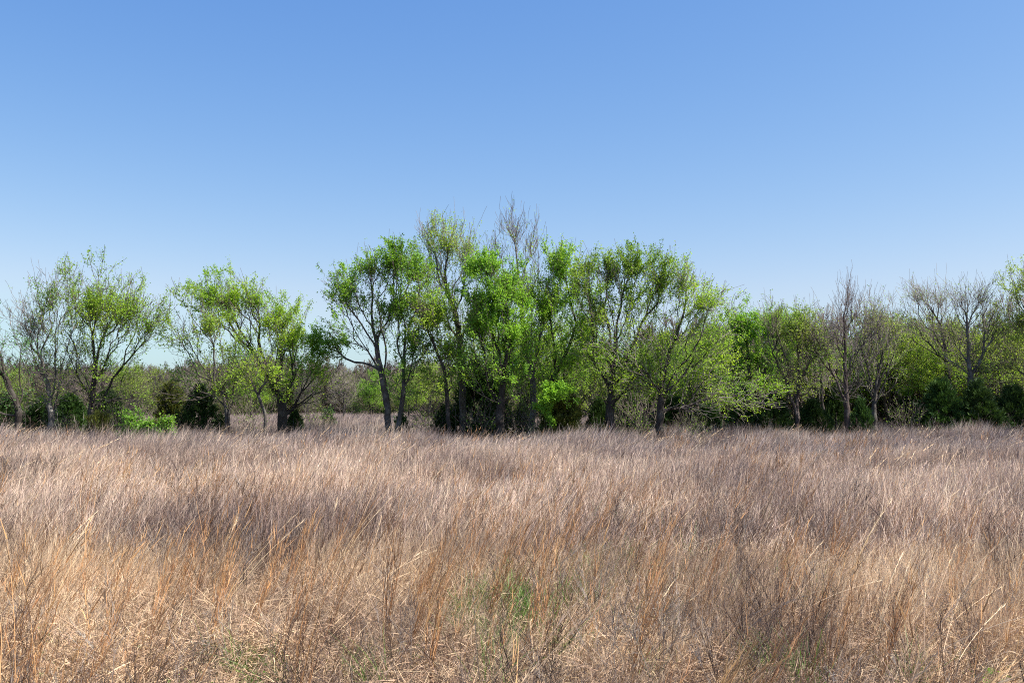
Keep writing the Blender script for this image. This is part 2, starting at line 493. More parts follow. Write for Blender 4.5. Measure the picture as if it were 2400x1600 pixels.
main_tree('bare_tree', 'thin curved sapling trunk standing between the slim tree and the forked tree', 35, .075,
    [[(625, 1012), (622, 985), (612, 945), (598, 910), (575, 880, .2), (555, 850, .3)], [(605, 925), (630, 880, -.3), (640, 850, -.3)]],
    [(575, 870, 45, 35, .5, 130), (635, 870, 35, 35, .3, 80)], ('yellow',), 'grey', n_leaf=700, seed=15, attach=940, tw=(450, (.2, .5), .3))
main_tree('leafy_tree', 'stout tree forking into a long left limb and a rounded right crown', 37, .235,
    [[(663, 1010), (662, 960), (655, 925), (625, 880, .2), (595, 825, .3), (562, 775, .4), (540, 720, .5), (520, 680, .5)], [(662, 950), (682, 905, -.3), (690, 840, -.4), (672, 770, -.5)],
     [(668, 950), (700, 900, .4), (745, 860, .6), (775, 820, .8)], [(640, 900), (650, 830, .4), (640, 740, .6)], [(556, 765), (580, 700, -.3), (575, 660, -.4)], [(645, 935), (590, 900, -.8), (540, 860, -1)], [(685, 870), (715, 800, -.2), (715, 750, -.2)]],
    [(525, 705, 74, 58, 1, 520), (590, 720, 45, 52, 1, 220), (680, 790, 62, 80, .75, 430), (640, 760, 45, 60, .7, 200), (590, 840, 60, 55, .4, 190), (740, 860, 50, 55, .5, 170), (650, 900, 90, 30, .35, 120), (730, 920, 70, 22, .06, 90)],
    ('yellow', 'fresh'), 'dark', n_leaf=10500, leaf=.082, seed=16, attach=955, tw=(1900, (.22, .5), .35), bf=.28)
main_tree('leafy_tree', 'twin trunked tree left of centre with dark leaf clusters and low left limb', 36, .20,
    [[(913, 1012), (909, 960), (900, 910), (893, 870), (870, 835, .2), (840, 790, .4), (815, 740, .6), (800, 690, .6)], [(898, 890), (905, 830, -.3), (893, 750, -.5), (875, 680, -.6), (865, 620, -.6)],
     [(930, 1008), (940, 960), (946, 910), (946, 850), (950, 770, .3), (935, 690, .4), (930, 610, .5)], [(945, 900), (980, 850, -.5), (1000, 800, -.7)], [(893, 875), (850, 850, .6), (810, 840, .9), (770, 810, 1.1)], [(870, 835), (840, 750, -.6), (835, 680, -.8)], [(948, 800), (975, 730, -.3), (985, 660, -.4)]],
    [(815, 690, 52, 75, .9, 330), (870, 640, 55, 55, .8, 260), (925, 620, 50, 42, 1.2, 260), (922, 585, 14, 18, 1.3, 25), (965, 660, 45, 80, 1.2, 380), (920, 720, 60, 60, .9, 240), (772, 800, 42, 42, 3.0, 260, 1.1), (880, 780, 75, 50, .3, 150), (970, 800, 50, 60, 1, 200), (960, 880, 60, 40, .4, 100), (920, 900, 90, 20, .1, 70)],
    ('bright', 'deep'), 'grey', n_leaf=13500, leaf=.092, seed=17, attach=930, tw=(1900, (.2, .45), .25), bf=.25)
main_tree('leafy_tree', 'slender leafy tree squeezed between the twin trunked tree and the tallest pale tree', 35.5, .095,
    [[(1052, 1010), (1048, 930), (1042, 870), (1022, 820), (1000, 770), (985, 720)], [(1045, 890), (1065, 820, -.2), (1050, 750, -.3)], [(1085, 1010), (1068, 960, .2), (1050, 930, .2)]],
    [(1010, 750, 42, 85, 1, 260), (1050, 830, 38, 60, .8, 150), (1010, 880, 40, 35, .4, 70)], ('yellow', 'green'), 'dark', n_leaf=4800, leaf=.085, seed=18, attach=920)
main_tree('leafy_tree', 'tallest tree, trunk curving left to a sparse yellow green crown', 37.5, .17,
    [[(1086, 1015), (1084, 930), (1082, 860), (1080, 800), (1068, 735), (1045, 670, .2), (1020, 610, .3), (998, 560, .4), (985, 525, .4)], [(1070, 740), (1085, 680, -.3), (1090, 620, -.5), (1100, 575, -.6)], [(1050, 690), (1010, 665, .5), (990, 640, .6)], [(1082, 800), (1110, 740, -.4), (1125, 690, -.5)], [(1082, 820), (1050, 770, .5), (1025, 725, .7)], [(1030, 630), (1045, 570, -.4), (1042, 535, -.5)]],
    [(1010, 560, 32, 46, 1, 190), (1050, 580, 42, 50, .8, 250), (1095, 610, 30, 55, .6, 190), (1020, 640, 40, 45, .25, 140), (1080, 700, 55, 45, .5, 140), (1110, 750, 40, 50, 1, 140), (1040, 745, 40, 40, .6, 110)],
    ('fresh', 'yellow'), 'grey', M_TWIG_PALE, n_leaf=4300, leaf=.075, seed=19, attach=840, tw=(1500, (.25, .75), .8), bf=.3)
main_tree('leafy_tree', 'dense bright green tree on a thick black trunk right of the tallest pale tree', 35.4, .19,
    [[(1170, 1015), (1174, 950), (1178, 890), (1172, 830), (1150, 770, .2), (1135, 700, .4), (1125, 640, .4)], [(1178, 880), (1195, 810, -.3), (1190, 740, -.4), (1185, 670, -.5)], [(1176, 900), (1215, 850, .4), (1240, 790, .6)], [(1174, 860), (1130, 850, -.4), (1095, 800, -.6)]],
    [(1140, 670, 48, 65, 1.2, 380), (1185, 680, 45, 60, 1, 260), (1120, 760, 50, 60, 1, 260), (1200, 780, 55, 65, .8, 240), (1150, 860, 70, 45, .4, 170), (1190, 930, 65, 30, .05, 120)],
    ('bright', 'green'), 'dark', n_leaf=14500, leaf=.09, seed=20, attach=930, tw=(1700, (.2, .5), .4), bf=.25)
main_tree('bare_tree', 'tall tree with bare mauve upright twigs and pale lower trunk', 37.0, .15,
    [[(1244, 1015), (1250, 965), (1250, 900), (1240, 850), (1228, 780), (1220, 700), (1213, 620), (1205, 540)], [(1248, 890), (1262, 820, -.3), (1275, 740, -.4), (1268, 650, -.5), (1250, 570, -.5)], [(1220, 690), (1195, 620, .3), (1180, 560, .4)], [(1244, 950), (1215, 905, .5), (1185, 885, .8)], [(1240, 850), (1205, 780, .5), (1170, 720, .8)]],
    [(1205, 560, 30, 66, .03, 130), (1243, 590, 24, 62, .05, 90), (1165, 610, 22, 50, .1, 60), (1225, 700, 50, 60, .7, 240), (1275, 730, 40, 70, .6, 180), (1240, 800, 55, 45, .7, 150)],
    ('yellow', 'green'), 'pale', M_TWIG_MAUVE, n_leaf=4700, leaf=.078, seed=21, attach=930, tw=(1300, (.3, .75), .8), bf=.35)
main_tree('leafy_tree', 'tree whose thin stem leans right behind the olive cedar, upswept leafy shoots', 36.5, .115,
    [[(1268, 1010), (1278, 950), (1290, 900), (1315, 850), (1338, 800), (1350, 760), (1335, 700), (1318, 640)], [(1345, 770), (1375, 700, .4), (1390, 650, .5)], [(1325, 830), (1300, 760, -.4), (1285, 690, -.6)], [(1330, 815), (1375, 790, .6), (1400, 760, .8)]],
    [(1312, 630, 32, 52, 1, 190), (1345, 690, 45, 55, .8, 210), (1370, 780, 40, 55, 1, 210), (1290, 720, 32, 60, .8, 150), (1330, 850, 45, 40, .8, 130)], ('bright', 'yellow'), 'dark', n_leaf=8200, leaf=.088, seed=22, attach=900, tw=(1200, (.25, .65), .7))
main_tree('leafy_tree', 'vase shaped tree with long rising limbs and dark green tufts on top', 35, .20,
    [[(1430, 1020), (1430, 960), (1434, 925), (1420, 890), (1392, 850, .3), (1372, 810, .4)], [(1434, 920), (1440, 850, -.3), (1440, 780, -.4), (1425, 700, -.4), (1405, 640, -.4)], [(1436, 925), (1465, 860, .3), (1488, 790, .5), (1482, 720, .5), (1470, 660, .5)],
     [(1484, 790), (1520, 720, -.2), (1535, 650, -.3)], [(1440, 905), (1500, 850, .8), (1545, 770, 1), (1560, 690, 1)], [(1395, 850), (1395, 760, -.5), (1375, 680, -.7)], [(1430, 930), (1480, 950, -.5), (1530, 905, -1)], [(1440, 790), (1462, 730, -.6), (1450, 660, -.8)]],
    [(1372, 665, 40, 62, 1, 210), (1425, 645, 42, 52, 1, 210), (1487, 650, 36, 56, 1.4, 230), (1548, 665, 44, 62, 1.1, 220), (1400, 750, 50, 60, .6, 170), (1500, 755, 80, 60, .5, 200), (1410, 840, 80, 45, 1, 250), (1500, 870, 80, 40, .8, 180), (1430, 915, 80, 30, .4, 120)],
    ('fresh', 'deep'), 'dark', n_leaf=10500, leaf=.088, seed=23, attach=940, tw=(1900, (.25, .6), .6), bf=.32)
main_tree('leafy_tree', 'spreading yellow green tree right of centre with drooping bare lower branches', 34.5, .175,
    [[(1546, 1022), (1547, 960), (1550, 915), (1560, 860), (1580, 800), (1600, 745), (1608, 680), (1612, 630)], [(1550, 920), (1510, 880, -.5), (1460, 860, -.8), (1400, 850, -1)], [(1552, 900), (1610, 860, .5), (1670, 830, .8), (1720, 820, .9)], [(1600, 750), (1650, 710, .3), (1690, 690, .4)],
     [(1548, 950), (1595, 945, -.7), (1635, 960, -1), (1665, 980, -1.2)], [(1548, 940), (1610, 905, .7), (1680, 910, 1), (1720, 935, 1.2)], [(1548, 945), (1500, 920, .8), (1460, 930, 1.1)], [(1556, 880), (1530, 820, -.9), (1520, 780, -1)]],
    [(1600, 665, 45, 62, .9, 230), (1655, 720, 62, 52, 1, 330), (1450, 830, 75, 60, .8, 260), (1560, 820, 90, 65, .8, 300), (1655, 805, 65, 65, .9, 280), (1630, 885, 80, 50, .8, 260), (1510, 900, 70, 30, .5, 150), (1675, 930, 45, 30, .9, 120), (1615, 955, 60, 24, .06, 110)],
    ('yellow', 'fresh'), 'dark', M_TWIG_PALE, n_leaf=7000, leaf=.078, seed=24, attach=965, tw=(2400, (.2, .55), .15), bf=.25)
main_tree('leafy_tree', 'round topped bright green tree above the cedars right of the spreading tree', 45, .19,
    [[(1770, 1000), (1768, 950), (1758, 900), (1755, 840), (1745, 780)], [(1768, 945), (1790, 880, -.3), (1808, 830, -.4), (1815, 770, -.4)], [(1756, 880), (1715, 830, .5), (1700, 770, .6)], [(1765, 930), (1740, 870, -.8), (1700, 860, -1)]],
    [(1740, 770, 52, 46, 1.3, 420), (1810, 770, 50, 45, 1, 300), (1720, 840, 45, 50, 1.1, 230), (1780, 850, 60, 50, .6, 230), (1860, 790, 28, 45, .6, 120), (1740, 910, 60, 35, .3, 90)],
    ('bright', 'fresh'), 'dark', n_leaf=13500, leaf=.095, seed=25, attach=940, tw=(1500, (.2, .5), .3))
main_tree('leafy_tree', 'thin olive tree with a reddish crooked left limb and a fan of straight stems', 41, .125,
    [[(1868, 1008), (1865, 960), (1850, 915), (1832, 870), (1812, 830), (1800, 790)], [(1868, 1008), (1868, 950), (1872, 880, .3), (1868, 800, .4)], [(1869, 940), (1885, 870, -.3), (1910, 800, -.4)], [(1852, 920), (1842, 850, -.5), (1822, 770, -.6)]],
    [(1815, 770, 50, 48, .4, 280), (1870, 790, 48, 60, .9, 260), (1910, 820, 40, 55, .4, 170), (1850, 870, 70, 40, .5, 140)], ('olive', 'bright'), 'red', n_leaf=4500, leaf=.08, seed=26, attach=930, tw=(1700, (.2, .6), .5))
main_tree('bare_tree', 'bare tree with a tall narrow broom of upright twigs on a straight trunk', 41, .16,
    [[(1990, 1010), (1986, 960), (1982, 900), (1980, 840), (1979, 780), (1978, 740), (1986, 700)], [(1984, 915), (1962, 880, .3), (1945, 850, .4), (1915, 805, .6), (1898, 760, .7)], [(1981, 880), (2005, 835, -.3), (2035, 790, -.4), (2058, 765, -.4)], [(1996, 850), (2006, 760, .2), (2004, 700, .2)], [(1962, 880), (1960, 810, -.4), (1935, 740, -.5)], [(1979, 820), (1966, 760), (1972, 710)]],
    [(1990, 710, 24, 50, 0.02, 120), (1985, 770, 34, 40, 0.02, 80), (1905, 780, 40, 50, .1, 170), (2045, 780, 38, 50, .15, 150), (1955, 790, 40, 50, .1, 130)], ('olive',), 'red', M_TWIG_MAUVE, n_leaf=400, leaf=.07, seed=27, attach=930, tw=(1500, (.25, .7), .9), bf=.4)
main_tree('bare_tree', 'greyish nearly leafless tree with two parallel pale stems, beside the broom topped tree', 42, .15,
    [[(2048, 1010), (2048, 955), (2040, 890), (2028, 840), (2012, 800)], [(2050, 960), (2058, 890, .3), (2060, 830, .4), (2050, 770, .4)], [(2056, 960), (2075, 890, -.3), (2095, 830, -.5), (2105, 790, -.5)], [(2058, 850), (2085, 790, .5), (2090, 740, .6)]],
    [(2050, 750, 45, 52, .15, 330), (2095, 780, 38, 45, .3, 210), (2020, 790, 30, 40, .2, 100), (2080, 840, 45, 40, .4, 110)], ('olive', 'yellow'), 'grey', M_TWIG_PALE, n_leaf=1500, leaf=.075, seed=28, attach=935, tw=(1500, (.25, .6), .4), bf=.35)
main_tree('bare_tree', 'wide crowned leafless tree behind the dark cedars, left one of the pair', 46, .15,
    [[(2225, 1005), (2224, 940), (2222, 880), (2216, 820), (2205, 760), (2175, 715, .3), (2140, 680, .4)], [(2210, 790), (2180, 775, .5), (2130, 770, .8)], [(2205, 760), (2220, 700, -.4), (2215, 665, -.4)], [(2175, 715), (2180, 670, .2)]],
    [(2155, 705, 48, 40, .06, 280), (2205, 710, 42, 42, .06, 230), (2150, 770, 50, 30, .2, 130), (2230, 790, 40, 40, .3, 110)], ('olive', 'yellow'), 'grey', M_TWIG_PALE, n_leaf=900, leaf=.08, seed=29, attach=850, tw=(1300, (.25, .65), .25), bf=.3)
main_tree('bare_tree', 'large leafless tree forking above the dark cedars, right one of the pair', 44, .19,
    [[(2282, 1005), (2280, 950), (2276, 900), (2270, 840), (2268, 780), (2266, 735)], [(2272, 850), (2240, 810, .3), (2205, 775, .6), (2160, 765, .8)], [(2269, 770), (2245, 720, -.3), (2225, 680, -.4)], [(2272, 845), (2310, 790, .4), (2340, 740, .5)], [(2268, 760), (2300, 700, .4), (2310, 670, .4)], [(2275, 870), (2325, 850, -.5), (2360, 800, -.8)], [(2266, 735), (2270, 690)]],
    [(2255, 710, 45, 38, 0.05, 250), (2305, 710, 45, 42, .05, 250), (2335, 770, 45, 45, .25, 200), (2220, 780, 50, 40, .3, 150), (2300, 860, 60, 40, .4, 120)], ('olive', 'yellow'), 'pale', M_TWIG, n_leaf=1200, leaf=.08, seed=30, attach=880, tw=(1400, (.25, .65), .25), bf=.3)
main_tree('leafy_tree', 'tall sparse tree entering the picture at the far right edge', 43, .19,
    [[(2440, 1010), (2438, 920), (2430, 830), (2425, 750), (2420, 680)], [(2430, 820), (2395, 760, .4), (2380, 700, .5)], [(2432, 850), (2380, 830, -.5), (2350, 800, -.7)]],
    [(2420, 670, 60, 45, .9, 330), (2400, 760, 60, 60, .7, 300), (2470, 740, 60, 80, .8, 240), (2370, 850, 50, 50, .6, 160)], ('yellow', 'olive'), 'grey', n_leaf=6500, leaf=.08, seed=31, attach=900, tw=(1700, (.25, .6), .4))

# ------------------------------------------------------------------ bright shrub in front
main_tree('leafy_shrub', 'low bright green shrub standing alone in the dry grass at the left', 28.5, .035,
    [[(335, 1040), (328, 1010), (318, 985)], [(345, 1040), (360, 1015), (380, 995)], [(338, 1035), (345, 1015), (352, 1000)], [(330, 1035), (305, 1015), (296, 990)]],
    [(311, 988, 17, 20, 1, 85), (334, 1008, 18, 14, 1, 70), (368, 1013, 26, 13, 1.4, 110), (330, 1026, 34, 16, 1, 95), (300, 1022, 12, 18, .6, 35), (394, 1000, 8, 14, .6, 26), (376, 992, 16, 4, .5, 22)], ('bright', 'deep'), 'grey', n_leaf=2000, leaf=.085, seed=41,
    attach=1075, tw=(700, (.08, .28), .5), r_tip=.004, cat='shrub', group='shrubs and bushes in the field', bf=.2, spread=.045)

# ------------------------------------------------------------------ cedars
def cedar_mesh_pair(seed, w, h, n_cl, per, pal, skirt=.0, shape=1.0):
    """lumpy juniper: drooping to rising limbs, dense short sprays gathered in clumps; width w (radius), height h"""
    g = np.random.default_rng(seed)
    s = Skeleton(9000)
    top = s.chain([np.array([0, 0, -.1]), np.array([.03, .02, h * .5]), np.array([0, 0, h * .93])], -1, 0, True, .25, .02, g)
    zz = g.random(n_cl) ** .9 * (h * .97 - skirt) + skirt
    t = zz / h
    prof = w * np.clip((1 - t) ** .8 * 1.15 * np.clip((t + .12) * 4.5, .55, 1), 0.05, None) * shape
    ang = g.random(n_cl) * 2 * math.pi
    lump = .45 + .95 * vnoise(ang * 2.2, zz * 2.0 + seed, .9, seed)
    rr = prof * lump * g.uniform(.55, 1.0, n_cl) ** .5
    c = np.stack([np.cos(ang) * rr, np.sin(ang) * rr, zz], 1)
    o = np.argsort(rr + g.normal(size=n_cl) * .1)
    s.grow(c[o], np.ones(n_cl), .1, g, step=.3, attach_z=0.05, bend=.2)
    r = radii(s, .07 + w * .03, .006)
    Vt, ft = tubes(s, r, (s.par[:s.n] >= 0), 5)
    trunk = mesh_np('cedar_trunk', Vt, [ft], BARK['red'], smooth=True)
    # sprays
    n = n_cl * per
    ci = np.repeat(np.arange(n_cl), per)
    cr = g.uniform(.09, .24, n_cl) * (.7 + .3 * w)
    off = rand_unit(n, g) * (g.random(n) ** .5)[:, None] * cr[ci][:, None] * np.array([.75, .75, .6])
    fan = unit(np.stack([c[:, 0], c[:, 1], np.full(n_cl, .5 * w)], 1) + g.normal(size=(n_cl, 3)) * .3)
    off = off + fan[ci] * (g.random((n, 1)) ** 1.3 * g.uniform(.05, .42, n_cl)[ci][:, None])
    pos = c[ci] + off
    outd = unit(np.stack([pos[:, 0], pos[:, 1], np.full(n, .35 * w + .1)], 1))
    d = unit(outd + rand_unit(n, g) * .65 + np.array([0, 0, .25]))
    side = unit(np.cross(d, rand_unit(n, g)))
    L = (g.uniform(.07, .18, n) * (1 + 1.0 * (g.random(n) < .12)))[:, None]
    base = np.array(pal[0]); dark = np.array(pal[1])
    tt = np.clip(g.random(n) * .5 + vnoise(ci * .37, ci * .11, .7, 2) * .7, 0, 1)[:, None]
    col = (base * (1 - tt) + dark * tt) * g.uniform(.75, 1.25, (n, 1))
    Vs, Fs, Cs = [], [], []
    for k, (sp, ln, wd) in enumerate(((0, 1, .020), (.45, .75, .016), (-.45, .75, .016))):
        dk = unit(d + side * sp); nk = unit(np.cross(dk, side + dk * .3))
        st = pos + d * L * (0 if k == 0 else .25)
        V = np.stack([st - side * wd, st + side * wd, st + dk * L * ln], 1).reshape(-1, 3)
        Vs.append(V); Fs.append(np.arange(len(V)).reshape(-1, 3) + k * len(V)); Cs.append(np.repeat(col, 3, axis=0))
    crown = mesh_np('cedar_crown', np.concatenate(Vs), [np.concatenate(Fs)], M_CEDAR, np.concatenate(Cs))
    return trunk, crown

DARKP = ((.068, .120, .026), (.024, .050, .015))
OLIVEP = ((.160, .170, .032), (.065, .085, .018))
MIDP = ((.090, .170, .036), (.032, .072, .020))
CED = {
    'dark1': cedar_mesh_pair(1, 1.15, 2.5, 420, 26, DARKP),
    'dark2': cedar_mesh_pair(2, 1.25, 2.2, 420, 26, DARKP, shape=1.1),
    'mid1': cedar_mesh_pair(3, 1.05, 2.7, 420, 26, MIDP),
    'olive1': cedar_mesh_pair(4, .95, 2.6, 420, 30, OLIVEP),
    'small': cedar_mesh_pair(5, .38, 1.1, 70, 26, MIDP),
    'smallolive': cedar_mesh_pair(6, .35, 1.0, 70, 26, OLIVEP),
}
def cedar(kind, px, top_y, d, width_px, label, dims, rot=0.0, name='cedar_bush', grp='cedars at the feet of the trees'):
    base = P(px, 947, d); base[2] = ground_z(base[0], base[1])
    h = P(px, top_y, d)[2] - base[2]
    w = width_px / F * d / 2
    e = link(name, None); e.location = base; e.rotation_euler = (0, 0, rot)
    e.scale = (w / dims[0], w / dims[0], h / dims[1])
    tag(e, label, 'bush', grp)
    link('trunk', CED[kind][0], e); link('crown', CED[kind][1], e)
    return e
DIM = {'dark1': (1.15, 2.5), 'dark2': (1.25, 2.2), 'mid1': (1.05, 2.7), 'olive1': (.95, 2.6), 'small': (.38, 1.1), 'smallolive': (.35, 1.0)}
for kind, px, ty, d, wpx, rot, lab in [
    ('dark2', 20, 935, 40, 90, .3, 'dark cedar at the left edge behind the leaning stems'),
    ('dark1', 92, 945, 38.5, 95, 1.1, 'dark cedar left of the pale forked trunk'),
    ('mid1', 165, 930, 39.5, 110, 2.0, 'olive shaded cedar between the pale forked trunk and the domed tree'),
    ('dark2', 250, 925, 41, 110, 2.9, 'dark cedar behind the trunk of the domed tree'),
    ('smallolive', 238, 980, 36, 40, .2, 'knee high cedar right of the domed tree trunk'),
    ('smallolive', 222, 985, 35.8, 30, 2.2, 'tiny cedar touching the domed tree trunk'),
    ('olive1', 402, 905, 40, 90, .4, 'olive tinted cedar, left half of the cedar pair left of the slim open tree'),
    ('dark1', 470, 915, 38, 110, 1.9, 'broad black green cedar, right half of the pair left of the slim open tree'),
    ('dark2', 690, 970, 38, 62, 2.7, 'low dark cedar hugging the stout forked trunk'),
    ('small', 770, 968, 48, 36, .9, 'small round cedar alone in the open gap left of the twin trunks'),
    ('small', 945, 985, 37, 46, 1.7, 'small cedar leaning against the twin trunks'),
    ('dark1', 1040, 960, 38, 66, 2.2, 'low spiky dark cedar at the left of the central dark cedars'),
    ('dark1', 1110, 862, 38.5, 118, .6, 'tallest black green cedar in the centre of the row'),
    ('dark2', 1160, 905, 37.6, 86, 1.4, 'dark cedar behind the thick black trunk at centre'),
    ('dark1', 1225, 950, 38, 62, 2.5, 'dark cedar left of the pale lower trunk at centre'),
    ('olive1', 1318, 905, 35.0, 104, 1.1, 'sunlit olive cedar with bright vine leaves on top'),
    ('dark2', 1405, 945, 38, 82, .1, 'dark cedar behind the vase shaped tree trunk'),
    ('dark1', 1475, 935, 43, 84, 1.8, 'shaded cedar between the vase shaped and the spreading tree'),
    ('dark2', 1580, 940, 46, 110, .8, 'dark cedar behind the trunk of the spreading tree'),
    ('mid1', 1660, 950, 43, 80, 2.0, 'olive green cedar under the drooping right branches of the spreading tree'),
    ('mid1', 1745, 915, 42, 100, .5, 'mid green cedar under the round topped bright tree'),
    ('dark1', 1815, 930, 41.5, 100, 2.8, 'dark cedar left of the thin olive tree'),
    ('dark2', 1905, 945, 42.5, 90, 1.0, 'dark cedar between the thin olive tree and the broom topped tree'),
    ('dark1', 1960, 915, 44, 75, 2.4, 'shaded cedar just left of the broom topped trunk'),
    ('mid1', 2018, 940, 41, 62, .2, 'lighter green cedar between the broom topped tree and the pale twin stems'),
    ('dark1', 2130, 930, 47, 90, 1.3, 'dim cedar deep in the wood behind the thin right trunks'),
    ('mid1', 2205, 895, 43, 110, 2.2, 'large dark green cedar with a raised top, left of three'),
    ('dark1', 2290, 905, 42.5, 115, .7, 'large black green cedar under the big leafless tree, middle of three'),
    ('dark2', 2375, 915, 43, 120, 1.6, 'large black green cedar at the right edge of the picture'),
    ('dark1', 2470, 905, 43, 120, 2.6, 'cedar just beyond the right edge of the picture'),
]:
    cedar(kind, px, ty, d, wpx, lab, DIM[kind], rot)

# bright vine leaves climbing the olive cedar
main_tree('climbing_vine', 'bright green leafy vine covering the top of the olive cedar', 34.5, .02,
    [[(1290, 1020), (1288, 960), (1300, 925), (1330, 920)], [(1288, 960), (1275, 930)]],
    [(1315, 930, 36, 26, 1, 150), (1282, 960, 16, 40, .8, 60)], ('bright', 'fresh'), 'grey', n_leaf=3800, leaf=.085, seed=43, attach=985, tw=(260, (.1, .25), .3), r_tip=.004, cat='vine', group='shrubs and bushes in the field', spread=.05)

# ------------------------------------------------------------------ generic trees for the wood
def generic_tree(name, label, seed, h, w, R0, leafy, palette, bark, twig, n_att=420, n_tw=1200, n_leaf=5000, leaf=.09, r_tip=.008, up=.4, stems=1, lf_top=True, bf=.3):
    g = np.random.default_rng(seed)
    s = Skeleton()
    root = np.array([0., 0., -.1])
    s.add(root, -1, 0, False)
    for k in range(stems):
        a = g.random() * 6.28
        s.chain([np.array([math.cos(a) * .1 * (stems > 1), math.sin(a) * .1 * (stems > 1), .15]), np.array([math.cos(a) * .25, math.sin(a) * .25, h * .3]), np.array([math.cos(a) * w * .3, math.sin(a) * w * .3, h * .62])], 0, 0, True, .3, .04, g)
    v = rand_unit(n_att, g) * (g.random(n_att) ** .4)[:, None]
    att = np.array([0, 0, h * .64]) + v * np.array([w, w, h * .36])
    lump = vnoise(att[:, 0] + att[:, 1] * .5, att[:, 2], h * .22, seed)
    att = att[lump > .3]
    lf = np.full(len(att), leafy)
    o = np.argsort(np.linalg.norm(att - np.array([0, 0, h * .3]), axis=1))
    s.grow(att[o], lf[o], bf, g, attach_z=h * .2)
    add_twigs(s, g, n_tw, (.3, .7), up, center=np.array([0, 0, h * .5]))
    e = link(name, None); tag(e, label, 'tree')
    finish_tree(s, g, np.zeros(3), name, R0, r_tip, BARK[bark], twig, n_leaf, leaf, palette, .08, sides=7, empty=e)
    return e

PROT = [
    generic_tree('wood_tree', 'x', 101, 6.5, 2.0, .13, 1, ('fresh', 'green'), 'dark', M_TWIG, n_leaf=11000, n_tw=700),
    generic_tree('wood_tree', 'x', 102, 6.0, 1.8, .12, 1, ('olive', 'yellow'), 'grey', M_TWIG, n_leaf=9500, n_tw=700, stems=2),
    generic_tree('wood_tree', 'x', 103, 6.3, 1.7, .12, .1, ('olive',), 'grey', M_TWIG_PALE, n_leaf=900, n_tw=1100, stems=2, up=.7),
    generic_tree('wood_tree', 'x', 104, 5.6, 1.9, .11, 1, ('bright', 'deep'), 'dark', M_TWIG, n_leaf=11000, n_tw=700, stems=3),
    generic_tree('wood_tree', 'x', 105, 5.8, 1.6, .10, .4, ('yellow', 'olive'), 'red', M_TWIG_MAUVE, n_leaf=3200, n_tw=1000, up=.6),
]
KIND = ['fresh green', 'olive yellow', 'bare grey twigged', 'deep green', 'thin mauve twigged']
placed = set()
def wood(k, px, top_y, d, label, grp, rot):
    e = PROT[k] if k not in placed else copy_tree(PROT[k])
    placed.add(k)
    hs = [6.5, 6.0, 6.3, 5.6, 5.8][k]
    b = P(px, 947, d); z = ground_z(b[0], b[1])
    h = P(px, top_y, d)[2] - z
    sc_ = h / hs
    e.location = (b[0], b[1], z); e.rotation_euler = (0, 0, rot); e.scale = (sc_, sc_, sc_)
    e['label'] = label; e['group'] = grp
    return e

g2 = np.random.default_rng(77)
# individual background trees that can be told apart
for k, px, ty, d, lab in [
    (2, 805, 865, 72, 'small bare forked tree in the open gap left of the twin trunks'),
    (3, 872, 868, 80, 'round deep green bushy tree seen beyond the twin trunks on their left'),
    (2, 720, 880, 85, 'thin bare tree far behind the stout forked tree'),
    (1, 300, 855, 60, 'small olive tree behind the domed tree on its right'),
    (4, 362, 868, 70, 'mauve twigged small tree behind the gap right of the domed tree'),
    (1, 20, 860, 55, 'olive tree at the left edge behind the leaning stems'),
    (0, 590, 850, 62, 'pale green small tree behind the slim curved sapling trunk'),
    (2, 455, 872, 75, 'bare grey tree behind the two cedars at left'),
    (1, 1000, 850, 58, 'olive tree behind the slender leafy tree at centre'),
    (0, 960, 862, 66, 'fresh green tree behind the twin trunks on their right'),
    (0, 1130, 740, 47, 'leafy green tree behind the dense bright tree at centre'),
    (3, 1235, 760, 46, 'deep green tree directly behind the mauve twigged tall tree'),
    (0, 1300, 735, 45, 'bright green tree filling the gap behind the right leaning stem'),
    (4, 1345, 820, 50, 'thin bare tree behind the olive cedar'),
    (1, 1400, 800, 48, 'olive tree behind the vase shaped tree'),
    (0, 1480, 800, 52, 'green tree behind the gap between vase shaped and spreading trees'),
    (3, 1560, 800, 50, 'deep green tree behind the spreading tree trunk'),
    (0, 1640, 780, 47, 'bright leafy tree behind the right half of the spreading tree'),
    (1, 1695, 770, 49, 'olive tree left of the round topped bright tree'),
    (4, 1835, 740, 48, 'bare mauve tree with fine twigs between the round topped and thin olive trees'),
    (1, 1895, 770, 50, 'olive tree behind the thin olive fan shaped tree'),
    (2, 1930, 735, 47, 'grey twigged tree just left of the broom topped tree'),
    (0, 1965, 800, 53, 'low green tree behind the broom topped trunk'),
    (3, 2015, 790, 52, 'deep green tree between the broom topped tree and the pale twin stems'),
    (2, 2085, 745, 50, 'grey twigged tree behind the pale twin stems'),
    (1, 2120, 760, 48, 'yellow olive tree right of the pale twin stems'),
    (1, 2165, 765, 51, 'yellow olive tree below the left crown of the leafless pair'),
    (0, 2190, 790, 47, 'sparse green tree left of the raised cedar top'),
    (4, 2245, 760, 50, 'mauve twigged tree between the two leafless crowns'),
    (2, 2325, 740, 49, 'grey twigged tree right of the big leafless tree'),
    (1, 2355, 765, 47, 'olive tree near the right edge behind the cedars'),
    (2, 2385, 700, 50, 'tall bare tree at the right edge behind the sparse leafy one'),
    (0, 2440, 760, 52, 'green tree beyond the right edge of the picture'),
]:
    wood(k, px, ty, d, lab, 'trees standing behind the front row', g2.random() * 6.28)

